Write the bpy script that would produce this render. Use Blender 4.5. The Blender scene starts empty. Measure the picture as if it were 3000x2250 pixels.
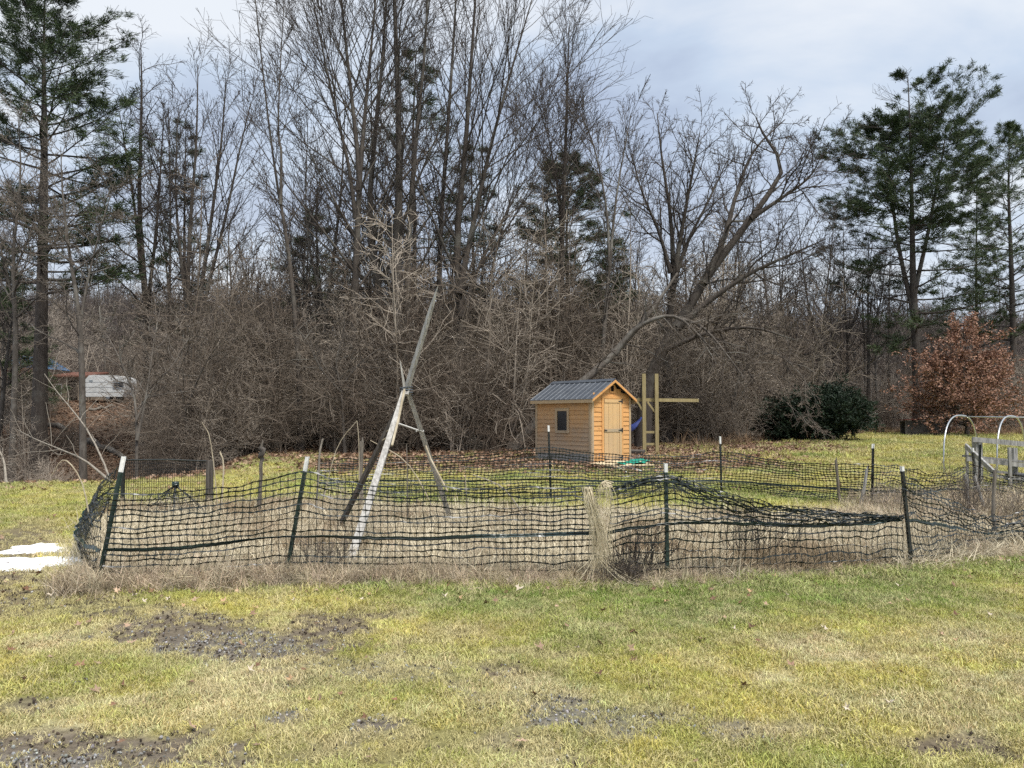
import bpy, math, random
import numpy as np
from mathutils import Vector, Euler, Matrix

# ------------------------------------------------------------------ camera, sky, sun, exposure
SC = bpy.context.scene
COL = SC.collection
R = math.radians
FPX, CX, CY, HORIZON, EYE = 2253.0, 1500.0, 1125.0, 1225.0, 1.75
PITCH = math.atan((HORIZON - CY) / FPX)
cam_data = bpy.data.cameras.new('camera')
cam_data.sensor_width = 36.0
cam_data.lens = 36.0 * FPX / 3000.0
cam_data.clip_end = 3000.0
cam_data.clip_start = 0.05
cam = bpy.data.objects.new('camera', cam_data)
COL.objects.link(cam)
cam.location = (0, 0, EYE)
cam.rotation_euler = (math.pi / 2 + PITCH, 0, 0)
SC.camera = cam

SUN_EL, SUN_AZ = R(62), math.atan2(0.62, -0.75)      # azimuth measured from +Y towards +X
sun_dir = Vector((math.sin(SUN_AZ) * math.cos(SUN_EL), math.cos(SUN_AZ) * math.cos(SUN_EL), math.sin(SUN_EL)))
world = bpy.data.worlds.new('World')
SC.world = world
world.use_nodes = True
wt = world.node_tree
wt.nodes.clear()
def wn(t, **k):
    n = wt.nodes.new(t)
    for a, b in k.items(): setattr(n, a, b)
    return n
w_out = wn('ShaderNodeOutputWorld')
w_bg = wn('ShaderNodeBackground')
w_bg.inputs['Strength'].default_value = 0.1
w_sky = wn('ShaderNodeTexSky', sky_type='NISHITA', sun_disc=False, sun_elevation=SUN_EL, sun_rotation=SUN_AZ)
w_tc = wn('ShaderNodeTexCoord')
w_sep = wn('ShaderNodeSeparateXYZ')
w_abs = wn('ShaderNodeMath', operation='ABSOLUTE')
w_add = wn('ShaderNodeMath', operation='ADD'); w_add.inputs[1].default_value = 0.22
w_dx = wn('ShaderNodeMath', operation='DIVIDE')
w_dy = wn('ShaderNodeMath', operation='DIVIDE')
w_cmb = wn('ShaderNodeCombineXYZ'); w_cmb.inputs[2].default_value = 3.7
w_n1 = wn('ShaderNodeTexNoise'); w_n1.inputs['Scale'].default_value = 1.35; w_n1.inputs['Detail'].default_value = 7; w_n1.inputs['Roughness'].default_value = 0.52; w_n1.inputs['Distortion'].default_value = 0.35
w_n2 = wn('ShaderNodeTexNoise'); w_n2.inputs['Scale'].default_value = 0.5; w_n2.inputs['Detail'].default_value = 3
w_r1 = wn('ShaderNodeValToRGB')
e = w_r1.color_ramp.elements
e[0].position = 0.40; e[0].color = (2.55, 2.95, 3.7, 1)
e[1].position = 0.62; e[1].color = (4.5, 4.7, 4.95, 1)
m_ = w_r1.color_ramp.elements.new(0.5); m_.color = (3.2, 3.7, 4.4, 1)
w_r2 = wn('ShaderNodeMapRange')
w_r2.inputs[1].default_value = 0.3; w_r2.inputs[2].default_value = 0.7
w_r2.inputs[3].default_value = 0.82; w_r2.inputs[4].default_value = 1.0
w_mix = wn('ShaderNodeMix', data_type='RGBA')
L = wt.links.new
L(w_tc.outputs['Generated'], w_sep.inputs[0])
L(w_sep.outputs[2], w_abs.inputs[0]); L(w_abs.outputs[0], w_add.inputs[0])
L(w_sep.outputs[0], w_dx.inputs[0]); L(w_add.outputs[0], w_dx.inputs[1])
L(w_sep.outputs[1], w_dy.inputs[0]); L(w_add.outputs[0], w_dy.inputs[1])
L(w_dx.outputs[0], w_cmb.inputs[0]); L(w_dy.outputs[0], w_cmb.inputs[1])
L(w_cmb.outputs[0], w_n1.inputs['Vector']); L(w_cmb.outputs[0], w_n2.inputs['Vector'])
L(w_n1.outputs['Fac'], w_r1.inputs[0]); L(w_n2.outputs['Fac'], w_r2.inputs[0])
L(w_r2.outputs[0], w_mix.inputs[0])
L(w_sky.outputs[0], w_mix.inputs[6]); L(w_r1.outputs[0], w_mix.inputs[7])
w_hz = wn('ShaderNodeMapRange', interpolation_type='SMOOTHSTEP')
w_hz.inputs[1].default_value = 0.02; w_hz.inputs[2].default_value = 0.36; w_hz.inputs[3].default_value = 0.6; w_hz.inputs[4].default_value = 0.0
w_mix2 = wn('ShaderNodeMix', data_type='RGBA'); w_mix2.inputs[7].default_value = (4.3, 4.6, 4.95, 1)
L(w_abs.outputs[0], w_hz.inputs[0]); L(w_hz.outputs[0], w_mix2.inputs[0]); L(w_mix.outputs[2], w_mix2.inputs[6])
L(w_mix2.outputs[2], w_bg.inputs[0]); L(w_bg.outputs[0], w_out.inputs[0])

sun_data = bpy.data.lights.new('sun', 'SUN')
sun_data.energy = 2.5
sun_data.angle = R(16)
sun_data.color = (1.0, 0.96, 0.9)
sun = bpy.data.objects.new('sun', sun_data)
COL.objects.link(sun)
sun.rotation_euler = sun_dir.to_track_quat('Z', 'Y').to_euler()

vs = SC.view_settings
vs.view_transform = 'Standard'; vs.look = 'None'; vs.gamma = 1.0; vs.use_curve_mapping = False
vs.exposure = 1.0
SC.cycles.max_bounces = 3
SC.cycles.diffuse_bounces = 2
SC.cycles.use_adaptive_sampling = True
SC.cycles.adaptive_threshold = 0.02
SC.cycles.use_denoising = False
SC.cycles.glossy_bounces = 2
SC.cycles.transparent_max_bounces = 4
SC.cycles.caustics_reflective = False; SC.cycles.caustics_refractive = False

rng = np.random.default_rng(11)
random.seed(5)

# ------------------------------------------------------------------ noise and terrain
def _hash(ix, iy, seed):
    n = (ix.astype(np.int64) * 374761393 + iy.astype(np.int64) * 668265263 + seed * 1442695041) & 0x7fffffff
    n = ((n ^ (n >> 13)) * 1274126177) & 0x7fffffff
    n = n ^ (n >> 16)
    return (n & 0xffff) / 65535.0
def vnoise(x, y, seed=0):
    x = np.asarray(x, float); y = np.asarray(y, float)
    ix = np.floor(x); iy = np.floor(y)
    fx = x - ix; fy = y - iy
    fx = fx * fx * (3 - 2 * fx); fy = fy * fy * (3 - 2 * fy)
    a = _hash(ix, iy, seed); b = _hash(ix + 1, iy, seed); c = _hash(ix, iy + 1, seed); d = _hash(ix + 1, iy + 1, seed)
    return (a * (1 - fx) + b * fx) * (1 - fy) + (c * (1 - fx) + d * fx) * fy
def fbm(x, y, scale=1.0, seed=0, octs=4):
    t = 0; amp = 0.5; s = 0
    for o in range(octs):
        t = t + amp * vnoise(np.asarray(x) * scale * 2 ** o + 17.3 * o, np.asarray(y) * scale * 2 ** o - 9.1 * o, seed + o)
        s += amp; amp *= 0.5
    return t / s
def sstep(a, b, x):
    t = np.clip((np.asarray(x, float) - a) / (b - a), 0, 1)
    return t * t * (3 - 2 * t)
def edge_x(Y):                      # left rim of the lawn, where the ground falls into the gully
    return np.interp(Y, [0, 17, 18.5, 19.5, 22, 25, 28, 40, 60], [-60, -40, -14, -9.6, -8.4, -8.3, -9.2, -10.0, -12])
def terrain(X, Y):
    X = np.asarray(X, float); Y = np.asarray(Y, float)
    base = np.interp(Y, [-50, 9, 12, 16, 20, 24.5, 30, 45, 60, 90, 130, 230, 420], [0, 0, .02, .08, .18, .293, .42, .62, .80, .9, 3.0, 27.0, 33.0])
    # far hill is higher to the left than to the right
    base = np.where(Y > 90, .9 + (base - .9) * np.interp(X / np.maximum(Y, 1), [-.7, -.1, .4, .7], [1.15, 1.05, .72, .68]), base)
    dist = (edge_x(Y) - X)
    dip = sstep(0.0, 6.0, dist) * np.interp(Y, [16, 18.5, 21, 30, 40], [0.9, 1.0, 2.2, 2.6, 2.6])
    rise = sstep(1.0, 10.0, dist) * np.interp(Y, [26, 34, 46, 58, 90, 130], [0, 0.7, 2.7, 4.75, 6.0, 0])
    z = base - dip + rise
    amp = np.where(Y < 20, .018, .05)
    z = z + amp * (fbm(X, Y, .9, 3, 3) - .5) * 2
    return z
def terr(x, y): return float(terrain(np.array([x]), np.array([y]))[0])
def ray(px, py):
    xv = (px - CX) / FPX; yv = (CY - py) / FPX
    d = Vector((xv, math.cos(PITCH) - yv * math.sin(PITCH), math.sin(PITCH) + yv * math.cos(PITCH)))
    return d / d.y
def P(px, py, d):
    return Vector((0, 0, EYE)) + ray(px, py) * d
def G(px, py):
    r = ray(px, py); ds = np.geomspace(3.0, 200, 900)
    below = np.nonzero(EYE + r.z * ds < terrain(r.x * ds, ds))[0]
    k = int(below[0]) if len(below) else len(ds) - 1
    fine = np.linspace(ds[max(k - 1, 0)], ds[k], 24)
    fb = np.nonzero(EYE + r.z * fine < terrain(r.x * fine, fine))[0]
    return Vector((0, 0, EYE)) + r * float(fine[int(fb[0])] if len(fb) else fine[-1])
def on_ground(px, d, dz=0.0):
    x = (px - CX) / FPX * d
    return Vector((x, d, terr(x, d) + dz))

# ------------------------------------------------------------------ mesh helpers
def new_mesh(name, V, F, mat=None, smooth=False):
    """V (n,3); F is an (m,3|4) array or a list of such arrays"""
    if not isinstance(F, (list, tuple)): F = [F]
    F = [np.asarray(f, np.int32) for f in F if len(f)]
    V = np.asarray(V, np.float32)
    me = bpy.data.meshes.new(name)
    me.vertices.add(len(V)); me.vertices.foreach_set('co', V.ravel())
    nl = sum(f.size for f in F); nf = sum(len(f) for f in F)
    me.loops.add(nl); me.loops.foreach_set('vertex_index', np.concatenate([f.ravel() for f in F]))
    st = []; tot = []; o = 0
    for f in F:
        k = f.shape[1]
        st.append(o + np.arange(len(f)) * k); o += f.size
        tot.append(np.full(len(f), k))
    me.polygons.add(nf)
    me.polygons.foreach_set('loop_start', np.concatenate(st).astype(np.int32))
    me.polygons.foreach_set('loop_total', np.concatenate(tot).astype(np.int32))
    me.update(calc_edges=True)
    me.polygons.foreach_set('use_smooth', np.full(nf, bool(smooth)))
    if mat: me.materials.append(mat)
    return me
def link(name, me, parent=None, loc=None, rot=None, scl=None):
    o = bpy.data.objects.new(name, me)
    COL.objects.link(o)
    if parent: o.parent = parent
    if loc is not None: o.location = loc
    if rot is not None: o.rotation_euler = rot
    if scl is not None: o.scale = scl
    return o
def tag(o, label=None, cat=None, group=None, kind=None):
    if label: o['label'] = label
    if cat: o['category'] = cat
    if group: o['group'] = group
    if kind: o['kind'] = kind
    return o
def empty(name, loc=(0, 0, 0), rot=(0, 0, 0), **k):
    o = bpy.data.objects.new(name, None); COL.objects.link(o)
    o.location = loc; o.rotation_euler = rot; o.empty_display_size = 0.2
    return tag(o, **k)

class MB:
    """collects boxes, tubes and polygons for one mesh"""
    def __init__(s): s.v = []; s.q = []; s.t = []; s.n = 0
    def add(s, V, Q=None, T=None):
        V = np.asarray(V, float).reshape(-1, 3)
        if Q is not None and len(Q): s.q.append(np.asarray(Q) + s.n)
        if T is not None and len(T): s.t.append(np.asarray(T) + s.n)
        s.v.append(V); s.n += len(V); return s
    BQ = np.array([[0, 3, 2, 1], [4, 5, 6, 7], [0, 1, 5, 4], [1, 2, 6, 5], [2, 3, 7, 6], [3, 0, 4, 7]])
    def box(s, x0, x1, y0, y1, z0, z1):
        return s.add([(x0, y0, z0), (x1, y0, z0), (x1, y1, z0), (x0, y1, z0), (x0, y0, z1), (x1, y0, z1), (x1, y1, z1), (x0, y1, z1)], s.BQ)
    def hexa(s, pts): return s.add(pts, s.BQ)
    def beam(s, a, b, w, h, up=(0, 0, 1), w2=None, h2=None):
        a = np.array(a, float); b = np.array(b, float); t = b - a; t /= np.linalg.norm(t)
        up = np.array(up, float)
        sd = np.cross(t, up)
        if np.linalg.norm(sd) < 1e-3: sd = np.cross(t, (0, 1, 0.1))
        sd /= np.linalg.norm(sd); u = np.cross(sd, t)
        w2 = w if w2 is None else w2; h2 = h if h2 is None else h2
        pts = [a + sd * (i * w / 2) + u * (j * h / 2) for i, j in ((-1, -1), (1, -1), (1, 1), (-1, 1))] + \
              [b + sd * (i * w2 / 2) + u * (j * h2 / 2) for i, j in ((-1, -1), (1, -1), (1, 1), (-1, 1))]
        return s.add(pts, s.BQ)
    def tube(s, pts, rad, k=6, cap=True):
        pts = np.array(pts, float); n = len(pts)
        rad = np.full(n, rad) if np.isscalar(rad) else np.array(rad, float)
        V, Q = tube_arrays(pts[None], rad[None], k)
        T = []
        if cap:
            T = [(0, i + 1, i) for i in range(1, k - 1)]
            o = (n - 1) * k
            T += [(o, o + i, o + i + 1) for i in range(1, k - 1)]
        return s.add(V, Q, T)
    def mesh(s, name, mat, smooth=False):
        F = []
        if s.q: F.append(np.concatenate(s.q))
        if s.t: F.append(np.concatenate(s.t))
        return new_mesh(name, np.concatenate(s.v), F, mat, smooth)
    def build(s, name, mat, parent=None, smooth=False, **k):
        return link(name, s.mesh(name, mat, smooth), parent, **k)

def tube_arrays(Pt, Rd, k):
    """Pt (B,n,3), Rd (B,n) -> vertices, quads"""
    B, n, _ = Pt.shape
    T = np.empty_like(Pt)
    T[:, 1:-1] = Pt[:, 2:] - Pt[:, :-2]; T[:, 0] = Pt[:, 1] - Pt[:, 0]; T[:, -1] = Pt[:, -1] - Pt[:, -2]
    T /= np.linalg.norm(T, axis=2, keepdims=True) + 1e-9
    mean = T.mean(1); ref = np.where((np.abs(mean[:, 2]) > .75)[:, None], np.array([[1.0, .13, 0]]), np.array([[0, .1, 1.0]]))
    ref = np.repeat(ref[:, None], n, 1)
    A = np.cross(T, ref); A /= np.linalg.norm(A, axis=2, keepdims=True) + 1e-9
    Bn = np.cross(T, A)
    ang = np.arange(k) * 2 * math.pi / k
    V = Pt[:, :, None] + Rd[:, :, None, None] * (A[:, :, None] * np.cos(ang)[None, None, :, None] + Bn[:, :, None] * np.sin(ang)[None, None, :, None])
    i = np.arange(n - 1)[:, None] * k; j = np.arange(k)[None]; j2 = (j + 1) % k
    Q = np.stack([i + j, i + j2, i + k + j2, i + k + j], -1).reshape(-1, 4)
    Q = (Q[None] + (np.arange(B) * n * k)[:, None, None]).reshape(-1, 4)
    return V.reshape(-1, 3), Q

# ------------------------------------------------------------------ materials
def mat_new(name):
    m = bpy.data.materials.new(name); m.use_nodes = True
    nt = m.node_tree; nt.nodes.clear()
    o = nt.nodes.new('ShaderNodeOutputMaterial'); b = nt.nodes.new('ShaderNodeBsdfPrincipled')
    nt.links.new(b.outputs[0], o.inputs[0])
    return m, nt, b
def node(nt, t, **k):
    n = nt.nodes.new(t)
    for a, b in k.items(): setattr(n, a, b)
    return n
def mixc(nt, a, b, fac, mode='MIX'):
    n = node(nt, 'ShaderNodeMix', data_type='RGBA', blend_type=mode)
    for s, v in ((6, a), (7, b), (0, fac)):
        if isinstance(v, (tuple, list)): n.inputs[s].default_value = (*v, 1) if len(v) == 3 else v
        elif isinstance(v, (int, float)): n.inputs[s].default_value = v
        else: nt.links.new(v, n.inputs[s])
    return n.outputs[2]
def noise(nt, scale, detail=4, rough=.55, vec=None, stretch=None, coord='Object'):
    n = node(nt, 'ShaderNodeTexNoise'); n.inputs['Scale'].default_value = scale; n.inputs['Detail'].default_value = detail; n.inputs['Roughness'].default_value = rough
    if vec is None:
        vec = node(nt, 'ShaderNodeTexCoord').outputs[coord]
    if stretch:
        mp = node(nt, 'ShaderNodeMapping'); mp.inputs['Scale'].default_value = stretch
        nt.links.new(vec, mp.inputs[0]); vec = mp.outputs[0]
    nt.links.new(vec, n.inputs['Vector'])
    return n.outputs['Fac']
def rng_map(nt, v, a, b, c=0.0, d=1.0):
    n = node(nt, 'ShaderNodeMapRange'); nt.links.new(v, n.inputs[0])
    for i, x in enumerate((a, b, c, d)): n.inputs[i + 1].default_value = x
    return n.outputs[0]
def bump(nt, bsdf, h, strength=.5, dist=.02):
    n = node(nt, 'ShaderNodeBump'); n.inputs['Strength'].default_value = strength; n.inputs['Distance'].default_value = dist
    nt.links.new(h, n.inputs['Height']); nt.links.new(n.outputs[0], bsdf.inputs['Normal'])
def simple(name, c1, c2, scale=8, rough=.8, spec=.3, stretch=None, metal=0, bmp=0, a=.35, b=.65, rand=0.0, coord='Object', dist=.01):
    m, nt, bs = mat_new(name)
    f = noise(nt, scale, 5, .6, stretch=stretch, coord=coord)
    col = mixc(nt, c1, c2, rng_map(nt, f, a, b))
    if rand:
        oi = node(nt, 'ShaderNodeObjectInfo')
        col = mixc(nt, col, (0, 0, 0), rng_map(nt, oi.outputs['Random'], 0, 1, 0, rand))
    nt.links.new(col, bs.inputs['Base Color'])
    bs.inputs['Roughness'].default_value = rough; bs.inputs['Specular IOR Level'].default_value = spec; bs.inputs['Metallic'].default_value = metal
    if bmp: bump(nt, bs, f, bmp, dist)
    return m
def tinted(name, base, rough=.75, spec=.2, trans=0.0, attr='tint', var=.25):
    """colour x per-instance tint (scattered stuff)"""
    m, nt, bs = mat_new(name)
    at = node(nt, 'ShaderNodeAttribute', attribute_type='INSTANCER', attribute_name=attr)
    f = noise(nt, 9, 2, coord='Object')
    c = mixc(nt, at.outputs['Color'], base, 1.0, 'MULTIPLY')
    c = mixc(nt, c, (.0, .0, .0), rng_map(nt, f, .3, .7, 0, var))
    nt.links.new(c, bs.inputs['Base Color'])
    bs.inputs['Roughness'].default_value = rough; bs.inputs['Specular IOR Level'].default_value = spec
    return m
def bark(name, c1, c2, lichen=None, scale=5):
    m, nt, bs = mat_new(name)
    f = noise(nt, scale, 6, .65, stretch=(3, 3, .6)); g = noise(nt, .9, 4, .6)
    col = mixc(nt, c1, c2, rng_map(nt, f, .35, .65))
    if lichen: col = mixc(nt, col, lichen, rng_map(nt, g, .52, .66, 0, .75))
    oi = node(nt, 'ShaderNodeObjectInfo')
    col = mixc(nt, col, (.02, .017, .015), rng_map(nt, oi.outputs['Random'], 0, 1, 0, .35))
    nt.links.new(col, bs.inputs['Base Color'])
    bs.inputs['Roughness'].default_value = .9; bs.inputs['Specular IOR Level'].default_value = .15
    bump(nt, bs, f, .7, .03)
    return m
M = {}
M['bark_dark'] = bark('bark_dark', (.052, .043, .036), (.115, .097, .082), (.17, .16, .135))
M['bark_grey'] = bark('bark_grey', (.075, .065, .055), (.16, .14, .12), (.25, .24, .21))
M['bark_pine'] = bark('bark_pine', (.05, .041, .035), (.11, .092, .078), (.15, .14, .12))
M['twig_dark'] = simple('twig_dark', (.050, .041, .036), (.105, .086, .074), 1.4, .9, .15, rand=.3)
M['twig_tan'] = simple('twig_tan', (.14, .115, .092), (.29, .245, .20), 1.2, .9, .15, rand=.35)
M['twig_brush'] = tinted('twig_brush', (1, 1, 1), .9, .12, var=.4)
M['pale_wood'] = simple('pale_wood', (.19, .165, .135), (.38, .34, .28), 6, .85, .2, stretch=(4, 4, .7), rand=.2)
M['needles'] = simple('needles', (.034, .058, .022), (.080, .112, .040), 1.8, .6, .3, rand=.25)
M['needles_light'] = simple('needles_light', (.040, .070, .022), (.092, .125, .038), 1.0, .6, .3, rand=.2)
M['yew'] = simple('yew', (.010, .020, .011), (.022, .040, .018), 2.5, .6, .3)
M['oak_leaf'] = simple('oak_leaf', (.17, .078, .05), (.40, .235, .16), 3.2, .7, .3)
M['far_twig'] = tinted('far_twig', (1, 1, 1), .95, .1, var=.3)
M['grass'] = tinted('grass', (1, 1, 1), .6, .25, var=.35)
M['straw'] = tinted('straw', (1, 1, 1), .7, .25, var=.4)
M['litter'] = tinted('litter', (1, 1, 1), .75, .25, var=.3)
M['stone'] = tinted('stone', (1, 1, 1), .8, .3, var=.35)
M['cane'] = simple('cane', (.34, .28, .19), (.56, .49, .36), 5, .75, .25, rand=.25)
M['straw_pale'] = simple('straw_pale', (.52, .44, .29), (.74, .66, .47), 7, .65, .3)
M['stake_grey'] = simple('stake_grey', (.10, .088, .072), (.24, .21, .175), 9, .9, .2, stretch=(5, 5, .5), rand=.25, bmp=.5)
M['weathered'] = simple('weathered', (.17, .165, .155), (.40, .39, .37), 7, .88, .2, stretch=(4, 4, .5), bmp=.4, rand=.2)
M['silver_wood'] = simple('silver_wood', (.30, .285, .26), (.56, .54, .50), 6, .8, .25, stretch=(5, 5, .35), bmp=.4, rand=.2)
M['dark_and_shaded_wood'] = simple('dark_and_shaded_wood', (.05, .043, .037), (.125, .11, .096), 6, .85, .25, stretch=(5, 5, .35), bmp=.4)  # dark timber, and the painted shade on the tripod's long board
M['post_green'] = simple('post_green', (.012, .030, .024), (.035, .060, .048), 14, .45, .5, rand=.3)
M['post_black'] = simple('post_black', (.012, .014, .013), (.030, .034, .031), 14, .5, .5)
M['white_paint'] = simple('white_paint', (.62, .62, .60), (.82, .82, .80), 12, .5, .4)
M['steel'] = simple('steel', (.42, .44, .45), (.62, .64, .65), 20, .38, .5, metal=.75)
M['black_metal'] = simple('black_metal', (.008, .008, .009), (.018, .018, .019), 20, .45, .5)
M['net'] = simple('net', (.004, .008, .0075), (.008, .014, .013), 3, .38, .5)
M['net_band'] = simple('net_band', (.010, .028, .026), (.016, .040, .036), 3, .33, .6)
M['rope'] = simple('rope', (.05, .06, .07), (.10, .11, .12), 40, .8, .2)
M['string'] = simple('string', (.55, .54, .50), (.7, .69, .66), 40, .8, .2)
M['treated'] = simple('treated', (.27, .215, .10), (.40, .325, .165), 5, .75, .3, stretch=(6, 6, .5), bmp=.25, rand=.15)
M['roof_metal'] = simple('roof_metal', (.060, .069, .083), (.088, .098, .113), 2.5, .42, .5, metal=.15)
M['glass'] = simple('glass', (.006, .006, .007), (.012, .012, .014), 3, .08, .6)
M['void'] = simple('void', (.010, .009, .008), (.014, .012, .011), 3, .9, .1)
M['tarp_green'] = simple('tarp_green', (.0, .20, .135), (.015, .34, .24), 7, .45, .4, bmp=.6)
M['ply'] = simple('ply', (.52, .40, .24), (.66, .54, .36), 4, .75, .25, stretch=(1, 6, 1))
M['tarp_blue'] = simple('tarp_blue', (.010, .02, .10), (.02, .035, .16), 5, .5, .4)
M['snow'] = simple('snow', (.80, .82, .85), (.90, .91, .93), 14, .7, .3, bmp=.5)
M['camper'] = simple('camper', (.50, .51, .50), (.66, .67, .66), 2.5, .45, .4)
M['camper_stripe'] = simple('camper_stripe', (.22, .25, .27), (.30, .33, .35), 2.5, .5, .4)
M['rubber'] = simple('rubber', (.01, .01, .01), (.02, .02, .02), 9, .85, .2)
M['blue_roof'] = simple('blue_roof', (.03, .095, .19), (.05, .13, .25), 3, .5, .4)
M['rust_roof'] = simple('rust_roof', (.11, .045, .03), (.17, .075, .05), 3, .8, .2)
M['tan_wall'] = simple('tan_wall', (.26, .21, .155), (.36, .30, .23), 2, .85, .2)
M['brown_wall'] = simple('brown_wall', (.05, .04, .033), (.09, .07, .058), 2, .85, .2)
M['red_metal'] = simple('red_metal', (.16, .045, .035), (.25, .09, .07), 4, .6, .3)

def shed_wood(name, c1, c2, grey):
    m, nt, bs = mat_new(name)
    g = node(nt, 'ShaderNodeNewGeometry'); oi = node(nt, 'ShaderNodeObjectInfo'); tc = node(nt, 'ShaderNodeTexCoord')
    off = node(nt, 'ShaderNodeVectorMath', operation='ADD')
    cmb = node(nt, 'ShaderNodeCombineXYZ')
    mul = node(nt, 'ShaderNodeMath', operation='MULTIPLY'); mul.inputs[1].default_value = 37.0
    nt.links.new(oi.outputs['Random'], mul.inputs[0])
    for i in range(3): nt.links.new(mul.outputs[0], cmb.inputs[i])
    nt.links.new(g.outputs['Position'], off.inputs[0]); nt.links.new(cmb.outputs[0], off.inputs[1])
    grain = noise(nt, 5, 6, .65, vec=off.outputs[0], stretch=(1.2, 1.2, 9))
    knot = noise(nt, 3.3, 2, .5, vec=off.outputs[0], stretch=(1, 1, 2.2))
    col = mixc(nt, c1, c2, rng_map(nt, grain, .32, .68))
    col = mixc(nt, col, (c1[0] * .42, c1[1] * .34, c1[2] * .25), rng_map(nt, knot, .66, .74, 0, .8))
    col = mixc(nt, col, (c2[0] * 1.08, c2[1] * 1.02, c2[2] * .95), rng_map(nt, oi.outputs['Random'], 0, 1, 0, .7))
    sep = node(nt, 'ShaderNodeSeparateXYZ'); nt.links.new(g.outputs['Position'], sep.inputs[0])
    wz = noise(nt, 1.6, 4, .6, vec=g.outputs['Position'])
    zz = node(nt, 'ShaderNodeMath', operation='ADD'); nt.links.new(sep.outputs[2], zz.inputs[0]); nt.links.new(rng_map(nt, wz, .2, .8, -.7, .7), zz.inputs[1])
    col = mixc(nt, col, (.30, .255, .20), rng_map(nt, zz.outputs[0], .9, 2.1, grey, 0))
    nt.links.new(col, bs.inputs['Base Color']); bs.inputs['Roughness'].default_value = .7; bs.inputs['Specular IOR Level'].default_value = .3
    bump(nt, bs, grain, .35, .006)
    return m
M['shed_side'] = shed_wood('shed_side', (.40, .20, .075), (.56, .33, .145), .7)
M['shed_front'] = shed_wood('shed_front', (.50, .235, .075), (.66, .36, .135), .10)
M['shed_door'] = shed_wood('shed_door', (.50, .31, .14), (.62, .42, .21), .35)
M['shed_trim'] = shed_wood('shed_trim', (.36, .26, .15), (.48, .36, .22), .6)

def ground_mat():
    m, nt, bs = mat_new('ground_soil')
    at = node(nt, 'ShaderNodeAttribute', attribute_type='GEOMETRY', attribute_name='gcol')
    g = node(nt, 'ShaderNodeNewGeometry')
    n1 = noise(nt, 26, 6, .7, vec=g.outputs['Position']); n2 = noise(nt, 110, 3, .7, vec=g.outputs['Position'])
    c = mixc(nt, at.outputs['Color'], (.03, .022, .015), rng_map(nt, n1, .45, .7, 0, .65))
    c = mixc(nt, c, (.5, .45, .35), rng_map(nt, n2, .62, .75, 0, .35))
    nt.links.new(c, bs.inputs['Base Color']); bs.inputs['Roughness'].default_value = .95; bs.inputs['Specular IOR Level'].default_value = .1
    bump(nt, bs, n1, .8, .03)
    return m
M['ground'] = ground_mat()

# ------------------------------------------------------------------ what grows or lies where (ground masks, in metres)
FENCE_F = [(-4.29, 8.05), (-2.45, 8.48), (1.68, 8.48), (4.70, 9.17), (6.9, 10.2), (9.5, 10.6)]
def fence_y(X): return np.interp(X, [-4.29, -2.45, 1.68, 4.70, 6.9, 9.5, 14], [8.05, 8.48, 8.48, 9.17, 10.2, 10.6, 11.2])
def m_garden(X, Y):
    left = np.interp(Y, [8, 9.3, 12, 15.5], [-4.5, -5.4, -6.6, -7.8])
    back = np.interp(X, [-8, -4, -1, 2, 5, 8, 11, 14], [14.6, 14.9, 14.3, 13.6, 13.4, 14.2, 15.5, 15.5])
    nz = (fbm(X, Y, 1.3, 41, 3) - .5) * 1.2
    return sstep(-.1, .35, X - left + nz * .3) * sstep(-.25, .15, Y - fence_y(X) + nz * .12) * sstep(-.6, .9, back - Y + nz)
BARE = []                          # (x, y, rx, ry, rot, strength, gravel) scraped soil and stony patches on the front lawn
def bare_px(px, py, rx, ry, rot=0, s=1.0, g=0.0):
    p = G(px, py); BARE.append((p.x, p.y, rx, ry, R(rot), s, g))
for a in [(330, 1790, .65, .20, 8, .9, .1), (450, 1815, .5, .2, -15, 1, .15), (560, 1845, .8, .24, -14, 1.05, .2), (680, 1885, .6, .2, 0, .85, .75), (820, 1890, .7, .2, 16, 1.1, .15), (930, 1850, .5, .16, 20, 1.0, .05), (1010, 1812, .6, .15, 14, .95, .05),
          (1130, 1800, .35, .10, 0, .8, .05), (60, 1800, .45, .12, 0, .8, 0), (1010, 1960, .55, .16, 4, .55, .6), (1230, 1975, .5, .16, 0, .55, .6), (1330, 1860, .4, .2, 15, .45, 0),
          (1447, 1960, .21, .075, 0, 1.4, 0), (1560, 1910, .45, .08, -15, .6, 0), (1640, 2085, .34, .14, 0, .8, 1.0), (1790, 2105, .42, .13, 0, .7, 1.0), (1500, 2060, .3, .1, 0, .5, .8),
          (2160, 2135, .22, .07, 0, .6, .7), (1110, 2120, .15, .05, 0, 1, .6), (830, 2105, .2, .06, 0, .9, .7), (200, 2000, .2, .04, 0, .9, .5), (60, 2070, .35, .09, 0, .8, .1),
          (150, 2195, .85, .13, 4, 1.1, .2), (420, 2228, .6, .08, 0, .9, .35), (60, 2240, .45, .07, 0, 1.2, .9), (1000, 2215, .5, .06, 0, .6, .1), (2830, 2180, .3, .08, 0, 1.1, .05), (2400, 2040, .14, .035, 0, .7, .3),
          (1880, 1750, .2, .05, 0, .4, 0), (2330, 2130, .3, .08, 0, .5, .2), (1300, 2170, .7, .10, 0, .5, .1), (60, 1770, .9, .22, 10, .8, .15), (190, 1720, .6, .3, 20, .75, .05), (1680, 2230, .12, .03, 0, 1.0, .2)]:
    bare_px(*a)
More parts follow.
